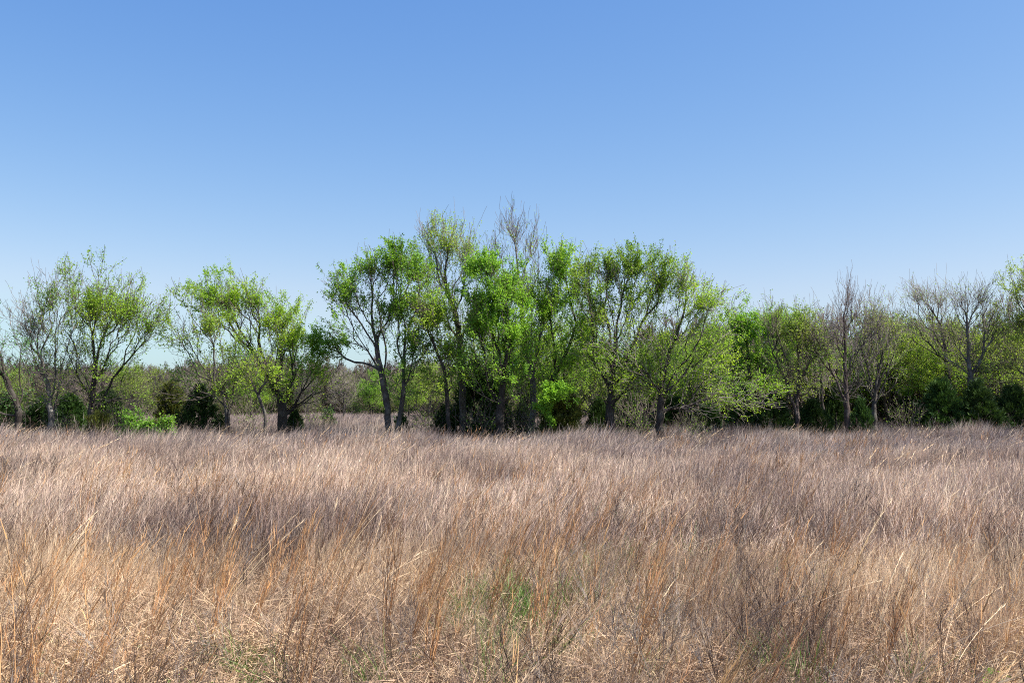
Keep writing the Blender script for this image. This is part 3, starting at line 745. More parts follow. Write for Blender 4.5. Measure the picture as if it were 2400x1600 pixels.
def bare_shrub_proto():
    g = np.random.default_rng(611); s = Skeleton(12000)
    s.add(np.array([0, 0, -.1]), -1, 0, False)
    v = rand_unit(150, g) * (g.random(150) ** .5)[:, None]
    att = np.array([0, 0, .95]) + v * np.array([1.0, 1.0, .85]); att[:, 2] = np.abs(att[:, 2]) + .1
    att = att[vnoise(att[:, 0] * 2, att[:, 2] * 2 + att[:, 1], .9, 4) > .4]
    s.ok[0] = True
    s.grow(att[np.argsort(np.linalg.norm(att, axis=1))], np.ones(150), .35, g, step=.25, attach_z=-1)
    s.ok[:s.n] = True
    add_twigs(s, g, 170, (.2, .5), .3, center=np.array([0, 0, .5]))
    e = link('bare_shrub', None); tag(e, 'x', 'shrub')
    finish_tree(s, g, np.zeros(3), 'bare_shrub', .035, .0055, BARK['grey'], M_TWIG, 260, .06, ('olive', 'fresh'), .05, sides=5, empty=e)
    return e
BS = bare_shrub_proto(); first = True
for px, ty, d, lab in [
    (145, 955, 37.5, 'grey twiggy brush between the pale forked trunk and the domed tree'),
    (272, 925, 37, 'grey dead brush right of the domed tree trunk'),
    (330, 935, 42, 'pale tangled brush behind the bright green shrub'),
    (585, 925, 41, 'thin grey brush left of the curved sapling trunk'),
    (735, 940, 44, 'grey brush right of the stout forked tree'),
    (1000, 955, 40, 'pale brush between the twin trunks and the slender leafy tree'),
    (1020, 925, 38, 'tall grey brush beside the slender leafy tree trunk'),
    (1135, 935, 35.8, 'pale dead branches in front of the tallest central cedar'),
    (1205, 930, 36.8, 'grey brush between the thick black trunk and the pale lower trunk'),
    (1262, 955, 35.2, 'pale dead brush at the foot of the pale lower trunk'),
    (1470, 945, 36, 'grey brush right of the vase shaped tree trunk'),
    (1500, 900, 40, 'tall grey brush behind the gap between vase shaped and spreading trees'),
    (1620, 955, 36, 'pale tangle under the drooping right branches of the spreading tree'),
    (1790, 905, 43, 'tall grey brush under the round topped bright tree'),
    (2120, 930, 42.5, 'pale thin brush left of the three large dark cedars'),
    (2345, 875, 45.5, 'grey brush rising between the two rightmost dark cedars'),
]:
    e = BS if first else copy_tree(BS); first = False
    b = P(px, 947, d); z = ground_z(b[0], b[1]); h = (P(px, ty, d)[2] - z) / 2.05
    e.location = (b[0], b[1], z); e.rotation_euler = (0, 0, px * .37 % 6.28); e.scale = (h * (.75 + px % 5 * .09), h, h)
    e['label'] = lab; e['group'] = 'bare brush between the trunks'

# ------------------------------------------------------------------ instancing of masses (stuff) by geometry nodes
def scatter(name, label, meshes, pts, rot, scl, idx, parent=None):
    col = bpy.data.collections.new(name + '_kinds')
    for i, me in enumerate(meshes):
        o = bpy.data.objects.new('%s_kind_%03d' % (name, i), me); col.objects.link(o)
    me = bpy.data.meshes.new(name)
    me.vertices.add(len(pts)); me.vertices.foreach_set('co', np.asarray(pts, np.float32).ravel())
    a = me.attributes.new('rot', 'FLOAT_VECTOR', 'POINT'); a.data.foreach_set('vector', np.asarray(rot, np.float32).ravel())
    a = me.attributes.new('scl', 'FLOAT_VECTOR', 'POINT'); a.data.foreach_set('vector', np.asarray(scl, np.float32).ravel())
    a = me.attributes.new('kindno', 'INT', 'POINT'); a.data.foreach_set('value', np.asarray(idx, np.int32))
    o = link(name, me)
    tag(o, label, None, None, 'stuff')
    ng = bpy.data.node_groups.new(name, 'GeometryNodeTree')
    ng.interface.new_socket('Geometry', in_out='INPUT', socket_type='NodeSocketGeometry')
    ng.interface.new_socket('Geometry', in_out='OUTPUT', socket_type='NodeSocketGeometry')
    N, L = ng.nodes.new, ng.links.new
    gi, go = N('NodeGroupInput'), N('NodeGroupOutput')
    ci = N('GeometryNodeCollectionInfo'); ci.inputs['Collection'].default_value = col
    ci.inputs['Separate Children'].default_value = True; ci.inputs['Reset Children'].default_value = True
    ip = N('GeometryNodeInstanceOnPoints'); ip.inputs['Pick Instance'].default_value = True
    def att(nm, t):
        n = N('GeometryNodeInputNamedAttribute'); n.data_type = t; n.inputs['Name'].default_value = nm
        return [x for x in n.outputs if x.enabled][0]
    er = N('FunctionNodeEulerToRotation')
    L(att('rot', 'FLOAT_VECTOR'), er.inputs[0]); L(er.outputs[0], ip.inputs['Rotation'])
    L(att('scl', 'FLOAT_VECTOR'), ip.inputs['Scale']); L(att('kindno', 'INT'), ip.inputs['Instance Index'])
    L(gi.outputs[0], ip.inputs['Points']); L(ci.outputs[0], ip.inputs['Instance']); L(ip.outputs[0], go.inputs[0])
    md = o.modifiers.new('scatter', 'NODES'); md.node_group = ng
    return o

# far wood, one mass
def far_tree_mesh(seed, h, w, palette, nleaf, ntw, leafsize=.16, r_tip=.016):
    g = np.random.default_rng(seed)
    s = Skeleton(16000)
    s.add(np.array([0, 0, -.1]), -1, 0, False)
    for k in range(3):
        a = g.random() * 6.28
        s.chain([np.array([math.cos(a) * .2, math.sin(a) * .2, h * .2]), np.array([math.cos(a) * w * .4, math.sin(a) * w * .4, h * .55])], 0, 0, True, .5, .05, g)
    v = rand_unit(170, g) * (g.random(170) ** .4)[:, None]
    att = np.array([0, 0, h * .56]) + v * np.array([w, w, h * .44])
    o = np.argsort(np.linalg.norm(att, axis=1))
    s.grow(att[o], np.ones(170), .2, g, step=.5, attach_z=.3)
    add_twigs(s, g, ntw, (.4, .9), .5, center=np.array([0, 0, h * .4]), nseg=2)
    r = radii(s, .14, r_tip)
    seg = s.par[:s.n] >= 0
    V, f = tubes(s, r, seg, 3)
    pos, cl = leaf_points(s, r, g, nleaf, .15)
    a, b = np.array(LEAFCOL[palette][0]), np.array(LEAFCOL[palette][1])
    t = g.random((len(pos), 1)); cols = (a * t + b * (1 - t)) * .62
    lm = leaves_mesh('tmp', pos, g, leafsize, cols, M_LEAF)
    n = len(lm.vertices); lv = np.zeros(n * 3, np.float32); lm.vertices.foreach_get('co', lv); lv = lv.reshape(-1, 3)
    bpy.data.meshes.remove(lm)
    i = np.arange(n // 4)[:, None] * 4
    lf = np.concatenate([i + np.array([[0, 1, 2]]), i + np.array([[0, 2, 3]])]) + len(V)
    C = np.concatenate([np.full((len(V), 3), .15), np.repeat(cols, 4, axis=0)])
    mi = np.concatenate([np.zeros(len(f)), np.ones(len(lf))])
    return mesh_np('far_tree', np.concatenate([V, lv]), [f, lf], [M_TWIG, M_LEAF], C, mi)

FT = [far_tree_mesh(201, 6, 2.4, 'olive', 420, 1000), far_tree_mesh(202, 5.5, 2.2, 'olive', 1900, 600), far_tree_mesh(203, 5.8, 2.3, 'deep', 2600, 450),
      far_tree_mesh(204, 6.2, 2.0, 'olive', 60, 1500), far_tree_mesh(205, 5, 2.6, 'olive', 2200, 550)]
CEDFAR = [CED['dark1'][1], CED['mid1'][1]]
def far_wood():
    n = 900
    x = g2.uniform(-100, 60, n); y = 100 + g2.random(n) ** 1.3 * 60 + 6 * vnoise(x, x * 0, 9, 4)
    s = g2.uniform(.8, 1.12, n) * (1 + (y - 100) * .0012)
    k = g2.choice(7, n, p=[.22, .2, .1, .22, .08, .09, .09])
    zs = ground_z(x, y)
    sc_ = np.stack([s, s, s * g2.uniform(.85, 1.08, n)], 1)
    # bushes fringing the edge
    m = 150
    x2 = g2.uniform(-100, 60, m); y2 = 97 + g2.random(m) * 5 + 6 * vnoise(x2, x2 * 0, 9, 4)
    s2 = g2.uniform(.4, .65, m); k2 = g2.choice([1, 2, 5, 6, 4, 0], m)
    X, Y = np.concatenate([x, x2]), np.concatenate([y, y2])
    S = np.concatenate([sc_, np.stack([s2, s2, s2], 1)]); K = np.concatenate([k, k2])
    rot = np.zeros((len(X), 3)); rot[:, 2] = g2.random(len(X)) * 6.28
    scatter('far_woods', 'brown and olive wood closing the view far beyond the meadow', FT + CEDFAR, np.stack([X, Y, ground_z(X, Y)], 1), rot, S, K)
    # deep wood behind the right hand trees
    n = 420
    x = g2.uniform(2, 62, n); y = g2.uniform(52, 96, n)
    keep = x > 6 + (y - 50) * .18
    x, y = x[keep], y[keep]; n = len(x)
    s = g2.uniform(.75, 1.15, n); k = g2.choice(7, n, p=[.2, .25, .12, .15, .16, .06, .06])
    rot = np.zeros((n, 3)); rot[:, 2] = g2.random(n) * 6.28
    scatter('deep_woods', 'tangled wood filling the depth behind the trees on the right', FT + CEDFAR, np.stack([x, y, ground_z(x, y)], 1), rot, np.stack([s, s, s], 1), k)
    n = 260
    x = g2.uniform(-75, 20, n); y = g2.uniform(70, 97, n)
    px = 1200 + x / y * F
    keep = ((px < 420) | ((px > 980) & (px < 1800))) & (y > 62)
    x, y = x[keep], y[keep]; n = len(x)
    s = g2.uniform(.5, .85, n); k = g2.choice([0, 1, 3, 4, 5], n)
    rot = np.zeros((n, 3)); rot[:, 2] = g2.random(n) * 6.28
    scatter('thicket', 'low brown thicket behind the front row of trees', FT + CEDFAR, np.stack([x, y, ground_z(x, y)], 1), rot, np.stack([s, s, s], 1), k)
far_wood()

# ------------------------------------------------------------------ grasses
def ribbons(base, d, curve, L, w, nseg, c0, c1, g, taper=1.6, flat=None):
    n = len(base)
    side = unit(np.cross(d, rand_unit(n, g)))
    T = np.linspace(0, 1, nseg + 1)
    ps, cs = [], []
    for t in T:
        c = base + d * (L * t)[:, None] + curve * (L * t * t)[:, None]
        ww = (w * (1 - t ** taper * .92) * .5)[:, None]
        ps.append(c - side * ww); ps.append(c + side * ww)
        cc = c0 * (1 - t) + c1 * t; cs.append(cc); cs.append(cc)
    V = np.stack(ps, 1).reshape(-1, 3); C = np.stack(cs, 1).reshape(-1, 3)
    k = 2 * (nseg + 1)
    i = np.arange(n)[:, None, None] * k; j = (np.arange(nseg) * 2)[None, :, None]
    f = (i + j + np.array([0, 1, 3, 2])[None, None]).reshape(-1, 4)
    return V, f, C

class Acc:
    def __init__(s): s.V, s.F, s.C, s.n = [], [], [], 0
    def add(s, r):
        V, f, C = r
        s.V.append(V); s.F.append(f + s.n); s.C.append(C); s.n += len(V)
    def mesh(s, name, mat=None): return mesh_np(name, np.concatenate(s.V), [np.concatenate(s.F)], mat or M_GRASS, np.concatenate(s.C))

def jit(c, n, g, a=.18, hue=.06):
    return np.array(c) * g.uniform(1 - a, 1 + a, (n, 1)) * g.uniform(1 - hue, 1 + hue, (n, 3))

MAUVE, WISP = (.29, .215, .185), (.70, .575, .475)
STRAW, PALE = (.54, .40, .27), (.78, .63, .45)
ORANGE, SIENNA = (.52, .30, .145), (.19, .10, .055)
GREY = (.20, .165, .15)

def wispy(seed, n, rad, Lr, wr, awn, lean=.2, nseg=4, pal=0):
    g = np.random.default_rng(seed); A = Acc()
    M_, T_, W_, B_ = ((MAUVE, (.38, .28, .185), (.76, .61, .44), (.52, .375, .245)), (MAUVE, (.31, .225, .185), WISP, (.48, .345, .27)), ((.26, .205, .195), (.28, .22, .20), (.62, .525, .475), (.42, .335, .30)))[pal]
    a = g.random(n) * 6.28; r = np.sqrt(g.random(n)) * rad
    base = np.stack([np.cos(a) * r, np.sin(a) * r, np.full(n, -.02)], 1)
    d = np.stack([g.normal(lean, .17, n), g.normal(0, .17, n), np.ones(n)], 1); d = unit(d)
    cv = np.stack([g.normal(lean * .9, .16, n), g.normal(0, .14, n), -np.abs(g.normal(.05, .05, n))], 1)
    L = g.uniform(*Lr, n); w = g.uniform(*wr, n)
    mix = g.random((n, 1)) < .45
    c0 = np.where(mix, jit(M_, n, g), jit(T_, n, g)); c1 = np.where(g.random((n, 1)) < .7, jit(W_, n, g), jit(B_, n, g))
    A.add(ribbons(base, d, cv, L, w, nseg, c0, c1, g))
    if awn:
        k = n * awn; i = np.repeat(np.arange(n), awn)
        t = g.uniform(.5, .97, k)
        p = base[i] + d[i] * (L[i] * t)[:, None] + cv[i] * (L[i] * t * t)[:, None]
        dd = unit(d[i] + cv[i] * 1.6 * t[:, None] + rand_unit(k, g) * .22)
        A.add(ribbons(p, dd, np.zeros((k, 3)), g.uniform(.05, .13, k), w[i] * .6, 1, jit(W_, k, g), jit(W_, k, g), g))
    return A.mesh('wispy_grass')

def bluestem(seed, n, Lr, w, lean=.24, leafy=5, cols=(ORANGE, SIENNA), rad=.045, dev=.05):
    g = np.random.default_rng(seed); A = Acc()
    a = g.random(n) * 6.28; r = np.sqrt(g.random(n)) * rad
    base = np.stack([np.cos(a) * r, np.sin(a) * r, np.full(n, -.02)], 1)
    d = unit(np.stack([g.normal(lean, dev, n), g.normal(0, dev, n), np.ones(n)], 1))
    cv = np.stack([g.normal(lean * .6, dev * 1.5, n), g.normal(0, dev, n), -np.abs(g.normal(.02, .02, n))], 1)
    L = g.uniform(*Lr, n)
    m = (g.random((n, 1)) < .35)
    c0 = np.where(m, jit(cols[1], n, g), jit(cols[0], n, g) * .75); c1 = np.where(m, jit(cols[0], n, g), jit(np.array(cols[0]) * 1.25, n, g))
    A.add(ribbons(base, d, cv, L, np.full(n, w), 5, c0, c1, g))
    k = n * leafy; i = np.repeat(np.arange(n), leafy); t = g.uniform(.3, .98, k)
    p = base[i] + d[i] * (L[i] * t)[:, None] + cv[i] * (L[i] * t * t)[:, None]
    dd = unit(d[i] + cv[i] * 1.6 * t[:, None] + rand_unit(k, g) * .22)
    A.add(ribbons(p, dd, rand_unit(k, g) * .25, g.uniform(.06, .17, k), np.full(k, w * 1.1), 2, jit(cols[0], k, g, .35), jit(np.array(cols[0]) * 1.3 + .03, k, g, .3), g))
    # curled straw leaves round the foot
    k = n * 2; i = np.repeat(np.arange(n), 2); t = g.uniform(.02, .4, k)
    p = base[i] + d[i] * (L[i] * t)[:, None]
    A.add(ribbons(p, unit(rand_unit(k, g) + np.array([0, 0, .8])), rand_unit(k, g) * .6 + np.array([0, 0, -.6]), g.uniform(.1, .25, k), np.full(k, w * 1.1), 4, jit(STRAW, k, g), jit(PALE, k, g), g))
    return A.mesh('bluestem_tuft')

def thatch(seed, n, rad, zt, w, cols=(STRAW, (.62, .46, .32))):
    g = np.random.default_rng(seed); A = Acc()
    base = np.stack([g.uniform(-rad, rad, n), g.uniform(-rad, rad, n), g.random(n) ** 1.5 * zt], 1)
    d = rand_unit(n, g); d[:, 2] = d[:, 2] * .45 + .2; d = unit(d)
    cv = rand_unit(n, g) * .75; cv[:, 2] -= .25
    c0 = jit(cols[0], n, g, .35); c1 = jit(cols[1], n, g, .25)
    dk = g.random((n, 1)) < .33
    c0 = np.where(dk, jit((.20, .145, .115), n, g), c0); c1 = np.where(dk, jit((.27, .19, .14), n, g), c1)
    A.add(ribbons(base, d, cv, g.uniform(.05, .2, n), g.uniform(.5, 1.3, n) * w, 4, c0, c1, g))
    return A.mesh('thatch')

def straw_blades(seed, n, Lr, w):
    g = np.random.default_rng(seed); A = Acc()
    base = g.normal(size=(n, 3)) * .03; base[:, 2] = 0
    d = unit(np.stack([g.normal(.22, .16, n), g.normal(0, .15, n), np.ones(n)], 1))
    cv = np.stack([g.normal(.30, .2, n), g.normal(0, .12, n), -np.abs(g.normal(.12, .10, n))], 1)
    A.add(ribbons(base, d, cv, np.full(n, np.mean(Lr)), np.full(n, w), 8, jit((.55, .38, .2), n, g), jit(PALE, n, g), g, taper=2.5))
    k = n * 14; i = np.repeat(np.arange(n), 14); t = g.uniform(.8, 1.0, k)
    L = np.linalg.norm(cv, axis=1) * 0 + np.mean(Lr)
    p = base[i] + d[i] * (L[i] * t)[:, None] + cv[i] * (L[i] * t * t)[:, None]
    dd = unit(d[i] + cv[i] * 1.8 * t[:, None] + rand_unit(k, g) * .2)
    A.add(ribbons(p, dd, np.zeros((k, 3)), g.uniform(.03, .08, k), np.full(k, w * .7), 1, jit(PALE, k, g), jit(PALE, k, g), g))
    return A.mesh('straw_blades')

def forb(seed, h, w):
    g = np.random.default_rng(seed); A = Acc()
    n = 3
    base = np.zeros((n, 3)) + g.normal(size=(n, 3)) * .02; base[:, 2] = 0
    d = unit(np.stack([g.normal(.08, .2, n), g.normal(0, .2, n), np.ones(n)], 1)); cv = g.normal(size=(n, 3)) * .06
    L = g.uniform(h * .7, h, n)
    c = jit((.26, .23, .22), n, g) if seed % 3 == 0 else jit((.095, .068, .06), n, g)
    A.add(ribbons(base, d, cv, L, np.full(n, w), 4, c, c * .9, g))
    k = 30; i = g.integers(0, n, k); t = g.uniform(.3, 1, k)
    p = base[i] + d[i] * (L[i] * t)[:, None] + cv[i] * (L[i] * t * t)[:, None]
    dd = unit(d[i] + rand_unit(k, g) * .6)
    L2 = g.uniform(.08, .26, k)
    A.add(ribbons(p, dd, np.tile([0, 0, .15], (k, 1)), L2, np.full(k, w * .65), 2, c[i], c[i], g))
    k3 = 110; j = g.integers(0, k, k3); t = g.uniform(.2, 1, k3)
    q = p[j] + dd[j] * (L2[j] * t)[:, None]
    A.add(ribbons(q, unit(dd[j] + rand_unit(k3, g) * .9), np.zeros((k3, 3)), g.uniform(.015, .05, k3), np.full(k3, w * .6), 1, c[i[j]], c[i[j]] * 1.2, g))
    return A.mesh('dead_forb')

def green_tuft(seed, n, Lr, w):
    g = np.random.default_rng(seed); A = Acc()
    base = g.normal(size=(n, 3)) * .06; base[:, 2] = 0
    d = unit(np.stack([g.normal(.1, .25, n), g.normal(0, .25, n), np.ones(n)], 1))
    cv = np.stack([g.normal(.15, .25, n), g.normal(0, .25, n), -np.abs(g.normal(.1, .1, n))], 1)
    A.add(ribbons(base, d, cv, g.uniform(*Lr, n), np.full(n, w), 4, jit((.075, .15, .03), n, g), jit((.16, .27, .055), n, g), g))
    return A.mesh('green_tuft', M_GREEN)

def weed(seed):
    g = np.random.default_rng(seed)
    n = 45
    pos = g.normal(size=(n, 3)) * np.array([.09, .09, .05]); pos[:, 2] = np.abs(pos[:, 2]) + .02
    return leaves_mesh('weed', pos, g, .035, jit((.13, .27, .045), n, g), M_LEAF, flat=1.2, aspect=.8)

def wedge(y0, y1, dens, g, margin=2.0, slope=.56):
    area = slope * (y1 ** 2 - y0 ** 2) + 2 * margin * (y1 - y0)
    n = int(area * dens * 1.0)
    m = int(n * 1.15) + 10
    ymax = slope * y1 + margin
    ys, xs = [], []
    tot = 0
    while tot < n:
        y = g.uniform(y0, y1, n); x = g.uniform(-ymax, ymax, n)
        k = np.abs(x) < slope * y + margin
        xs.append(x[k]); ys.append(y[k]); tot += k.sum()
    return np.concatenate(xs)[:n], np.concatenate(ys)[:n]

def place(name, label, meshes, x, y, g, s0=.8, s1=1.2, tilt=.06, spin=.6, zoff=0.0, hmul=None):
    n = len(x)
    s = g.uniform(s0, s1, n)
    rot = np.stack([g.normal(0, tilt, n), g.normal(0, tilt, n), g.uniform(-spin, spin, n)], 1)
    hz = s * (hmul if hmul is not None else 1)
    scatter(name, label, meshes, np.stack([x, y, ground_z(x, y) + zoff], 1), rot, np.stack([s, s, hz], 1), g.integers(0, len(meshes), n))

g3 = np.random.default_rng(5)
def ellipse_w(x, y, cx, cy, rx, ry):
    return np.exp(-(((x - cx) / rx) ** 2 + ((y - cy) / ry) ** 2))
def hfield(x, y):
    """how tall the wispy grass stands: patches, shorter close to the camera and in worn hollows"""
    h = .50 + .62 * vnoise(x, y, 2.6, 11) + .28 * vnoise(x, y, .9, 12)
    return h * np.clip(.62 + (y - 4.5) * .055, .5, 1)

def GREENW(x, y):
    gx = lambda px, d: (px - 1200) / F * d
    return np.clip(ellipse_w(x, y, gx(1165, 8.0), 8.0, .36, 1.0) + .8 * ellipse_w(x, y, gx(1440, 10.8), 10.8, .32, .7) + .2 * ellipse_w(x, y, gx(1380, 8), 8, .5, .5) + .5 * ellipse_w(x, y, gx(1130, 6.2), 6.2, .4, .35), 0, 1)

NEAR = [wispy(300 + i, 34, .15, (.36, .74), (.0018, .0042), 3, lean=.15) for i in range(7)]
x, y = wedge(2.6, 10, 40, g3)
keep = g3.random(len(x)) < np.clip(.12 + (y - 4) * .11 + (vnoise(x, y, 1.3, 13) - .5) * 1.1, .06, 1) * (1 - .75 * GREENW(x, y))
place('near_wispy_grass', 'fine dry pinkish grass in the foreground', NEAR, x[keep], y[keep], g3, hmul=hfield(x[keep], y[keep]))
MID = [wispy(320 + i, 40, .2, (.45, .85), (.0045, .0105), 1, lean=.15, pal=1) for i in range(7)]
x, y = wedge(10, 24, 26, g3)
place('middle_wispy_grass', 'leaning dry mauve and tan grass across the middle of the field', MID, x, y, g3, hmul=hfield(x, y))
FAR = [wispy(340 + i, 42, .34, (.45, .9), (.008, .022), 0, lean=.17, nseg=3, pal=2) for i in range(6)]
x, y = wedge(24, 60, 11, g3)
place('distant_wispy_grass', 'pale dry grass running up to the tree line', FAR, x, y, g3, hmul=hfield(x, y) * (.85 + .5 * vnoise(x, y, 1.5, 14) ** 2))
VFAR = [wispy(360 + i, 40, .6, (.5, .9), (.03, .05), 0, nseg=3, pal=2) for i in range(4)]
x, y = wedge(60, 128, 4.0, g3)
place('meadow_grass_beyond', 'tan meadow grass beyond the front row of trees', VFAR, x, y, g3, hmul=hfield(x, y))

TH = [thatch(400 + i, 150, .17, .22, .0042) for i in range(6)]
x, y = wedge(2.4, 11, 36, g3)
keep = (vnoise(x, y, .42, 71) + .35 * vnoise(x, y, 1.4, 72) > .36) & (g3.random(len(x)) > .75 * GREENW(x, y))
x, y = x[keep], y[keep]
place('thatch', 'matted curled straw lying between the stems', TH, x, y, g3, .8, 1.25, .15, 3.14)
TH2 = [thatch(410 + i, 60, .3, .25, .014) for i in range(4)]
x, y = wedge(11, 30, 9, g3)
place('distant_thatch', 'matted straw under the taller grass', TH2, x, y, g3, .8, 1.25, .15, 3.14)

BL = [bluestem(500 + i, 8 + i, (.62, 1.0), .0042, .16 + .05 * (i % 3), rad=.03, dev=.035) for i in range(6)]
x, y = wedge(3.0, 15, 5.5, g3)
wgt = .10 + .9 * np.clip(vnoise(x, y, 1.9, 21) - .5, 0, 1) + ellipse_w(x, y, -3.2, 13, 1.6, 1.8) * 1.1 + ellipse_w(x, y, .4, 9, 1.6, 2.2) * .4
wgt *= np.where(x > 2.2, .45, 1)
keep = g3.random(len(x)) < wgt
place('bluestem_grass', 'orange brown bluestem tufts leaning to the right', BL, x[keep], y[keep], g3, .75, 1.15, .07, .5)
SS = [bluestem(560 + i, 3, (.6, 1.0), .0048, .10 + .06 * (i % 4), leafy=5, rad=.05, dev=.07, cols=((.62, .40, .20), (.30, .16, .08)) if i % 2 else (ORANGE, SIENNA)) for i in range(8)]
x, y = wedge(3.2, 17, 11, g3)
keep = g3.random(len(x)) < (.07 + 1.2 * np.clip(vnoise(x, y, 1.7, 23) - .42, 0, 1)) * np.where(x > .28 * y, .55, 1) * (1 - .5 * GREENW(x, y))
place('golden_stems', 'thin golden orange stems scattered among the finer grass', SS, x[keep], y[keep], g3, .75, 1.2, .08, .8)
BLF = [bluestem(520 + i, 12, (.65, 1.0), .009, .2, leafy=3) for i in range(4)]
x, y = wedge(15, 40, 2.2, g3)
keep = g3.random(len(x)) < .05 + 1.6 * np.clip(vnoise(x, y, 3.5, 22) - .55, 0, 1)
place('distant_bluestem_grass', 'scattered orange bluestem tufts far out in the field', BLF, x[keep], y[keep], g3, .75, 1.15, .07, .5)

ST = [straw_blades(600 + i, 3, (.75, 1.25), .0065) for i in range(6)]
x, y = wedge(3.2, 16, 1.3, g3)
keep = g3.random(len(x)) < .25 + .9 * vnoise(x, y, 3, 31)
place('straw_blades', 'long pale arching straw blades above the grass', ST, x[keep], y[keep], g3, .8, 1.1, .1, .8)
STF = [straw_blades(620 + i, 4, (.8, 1.3), .015) for i in range(4)]
x, y = wedge(16, 42, .35, g3)
place('distant_straw_blades', 'pale seed stalks standing above the far grass', STF, x, y, g3, .8, 1.1, .1, .8)

FB = [forb(700 + i, .62, .0042) for i in range(6)]
x, y = wedge(3.0, 12, 20, g3)
keep = g3.random(len(x)) < .14 + 1.7 * np.clip(vnoise(x, y, 1.7, 41) - .4, 0, 1)
place('dead_forbs', 'dark grey branching dead weed stems in the foreground', FB, x[keep], y[keep], g3, .75, 1.2, .15, 3.14)
FBF = [forb(720 + i, .75, .008) for i in range(4)]
x, y = wedge(12, 34, 3, g3)
keep = g3.random(len(x)) < .1 + 1.5 * np.clip(vnoise(x, y, 4, 42) - .45, 0, 1)
place('distant_dead_forbs', 'dark dead weed stems further out', FBF, x[keep], y[keep], g3, .8, 1.2, .1, 3.14)

GT = [green_tuft(800 + i, 34, (.22, .5), .008) for i in range(4)]
x, y = wedge(3.0, 14, 30, g3)
gx = lambda px, d: (px - 1200) / F * d
wgt = 1.5 * ellipse_w(x, y, gx(1165, 8.2), 8.2, .27, .75) + .8 * ellipse_w(x, y, gx(1440, 10.8), 10.8, .32, .7) + .3 * ellipse_w(x, y, gx(1380, 8), 8, .5, .5) + .12 * ellipse_w(x, y, gx(1640, 8.5), 8.5, .8, 1)
wgt += .04 * ellipse_w(x, y, gx(700, 6.3), 6.3, 1.0, .5) + .14 * ellipse_w(x, y, gx(1130, 6.2), 6.2, .4, .4) + .16 * np.clip(vnoise(x, y, 1.3, 51) - .6, 0, 1) + .3 * ellipse_w(x, y, gx(1750, 6.5), 6.5, .8, .5)
keep = g3.random(len(x)) < wgt
place('green_grass', 'fresh green grass blades pushing up through the straw', GT, x[keep], y[keep], g3, .7, 1.15, .1, 3.14)
WD = [weed(820 + i) for i in range(4)]
x, y = wedge(3.0, 10, 6, g3)
keep = g3.random(len(x)) < .9 * ellipse_w(x, y, gx(90, 6.4), 6.4, .5, .9) + .06 + .3 * ellipse_w(x, y, gx(1130, 6.2), 6.2, .5, .4)
place('green_weeds', 'small round leaved green weeds near the ground', WD, x[keep], y[keep], g3, .7, 1.2, .1, 3.14)

FBE = [forb(740 + i, 1.0, .011) for i in range(4)]
x, y = wedge(30, 40, .8, g3)
place('edge_dead_weeds', 'taller grey dead weeds along the foot of the trees', FBE, x, y, g3, .8, 1.35, .12, 3.14)

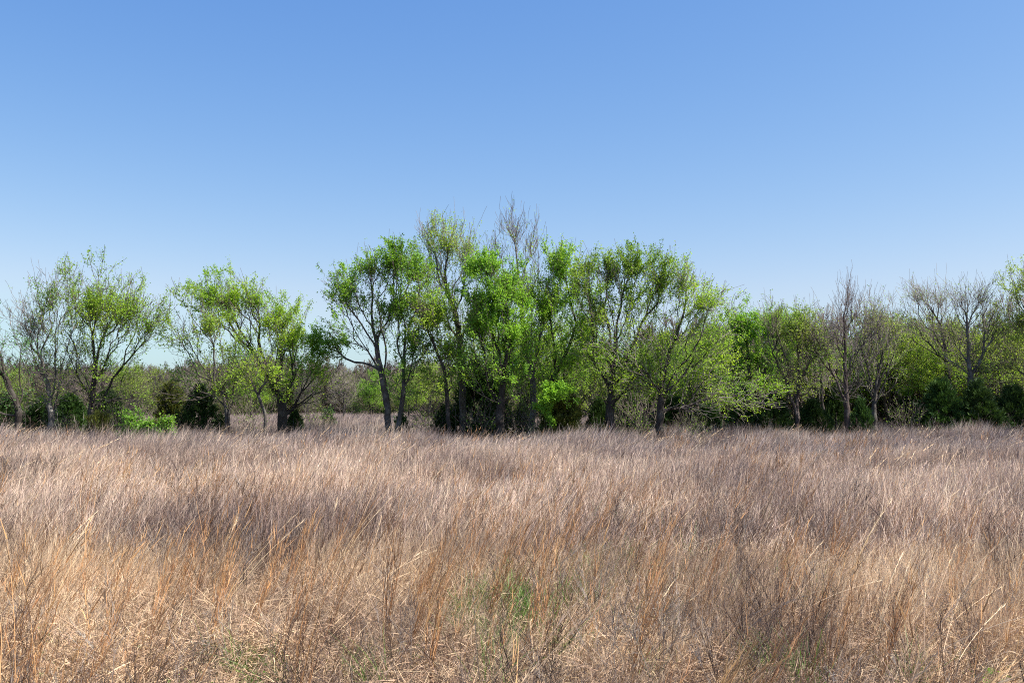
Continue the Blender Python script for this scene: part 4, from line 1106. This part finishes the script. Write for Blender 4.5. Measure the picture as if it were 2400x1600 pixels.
# ------------------------------------------------------------------ single grasses that stand out
def hero_tuft(name, label, cat, me, px, d, scale=1.0, rot=0.0, grp='standing tufts and stalks in the foreground'):
    b = P(px, 947, d)
    o = link(name, me); o.location = (b[0], b[1], ground_z(b[0], b[1])); o.rotation_euler = (0, 0, rot); o.scale = (scale,) * 3
    o.rotation_euler[1] = (px * .61 % 1 - .5) * .22
    tag(o, label, cat, grp)
    return o
HB = [bluestem(900 + i, 12, (.62, 1.15), .0050, .13 + .05 * (i % 3), leafy=6, rad=.035, dev=.035) for i in range(5)]
HP = bluestem(910, 15, (.6, .8), .0045, .42, leafy=9, cols=((.60, .40, .20), (.36, .2, .1)), rad=.02)
HP2 = bluestem(911, 12, (.6, .8), .0045, .55, leafy=9, cols=((.66, .46, .25), (.40, .24, .12)), rad=.02)
for i, (px, d, s, lab) in enumerate([
    (70, 5.6, 1.0, 'orange grass tuft leaning right at the lower left edge'),
    (505, 7.6, 1.0, 'dark orange tuft at lower left, tallest bundle of its row'),
    (420, 8.4, .95, 'rust coloured tuft left of the tallest left bundle'),
    (585, 7.2, .95, 'orange tuft just right of the tallest left bundle'),
    (700, 6.2, .95, 'orange stalk bundle rising from the bottom left of centre'),
    (905, 7.0, 1.05, 'thick dark orange bundle left of the green grass patch'),
    (1000, 6.2, 1.0, 'pale orange bundle reaching the bottom edge left of centre'),
    (1130, 7.4, 1.05, 'orange bundle leaning across the green grass patch'),
    (1230, 6.6, 1.0, 'orange stalks right of the green grass patch'),
    (1460, 6.0, 1.0, 'dense upright orange bundle at lower right of centre'),
    (1930, 9.5, .95, 'single short rust orange tuft in the right part of the field'),
    (1880, 7.4, .9, 'slender orange stalk below the rust orange tuft at right'),
    (2030, 6.0, .85, 'orange brown stalk with seed fluff in the lower right'),
]):
    hero_tuft('bluestem_tuft', lab, 'grass tuft', HB[i % 5], px, d, s, rot=(i * .37) % .6 - .3)
for px, d, s, me, lab in [
    (1530, 4.6, 1.0, HP, 'feathery tan seed head tuft at the bottom edge, left of three'),
    (1600, 5.0, .95, HP, 'feathery tan seed head tuft at the bottom edge, middle of three'),
    (1690, 4.9, .95, HB[2], 'brown orange tuft at the bottom edge, right of three'),
    (2090, 4.9, .95, HP2, 'pale straw seed head bending right at the bottom right edge'),
    (2150, 4.8, .75, HP, 'upright tan tuft beside the bending straw seed head'),
]:
    hero_tuft('seed_head_tuft', lab, 'grass tuft', me, px, d, s)
HS = [straw_blades(950 + i, 2, (1.1, 1.3), .009) for i in range(4)]
for i, (px, d, s, lab) in enumerate([(1760, 11, 1.25, 'tall pale straw blade standing alone right of centre'), (1215, 9, 1.05, 'upright cream coloured stalk at centre above the green patch'),
                          (1390, 9.5, 1.0, 'arching pale straw blade right of centre'), (800, 10, 1.0, 'pale straw stalk left of centre'), (1690, 11.5, .9, 'cream stalks left of the tall pale blade'), (1860, 9, .8, 'short arching pale blade in the right half')]):
    hero_tuft('straw_stalk', lab, 'grass stalk', HS[i % 4], px, d, s, rot=(i * .5) % .8 - .4)
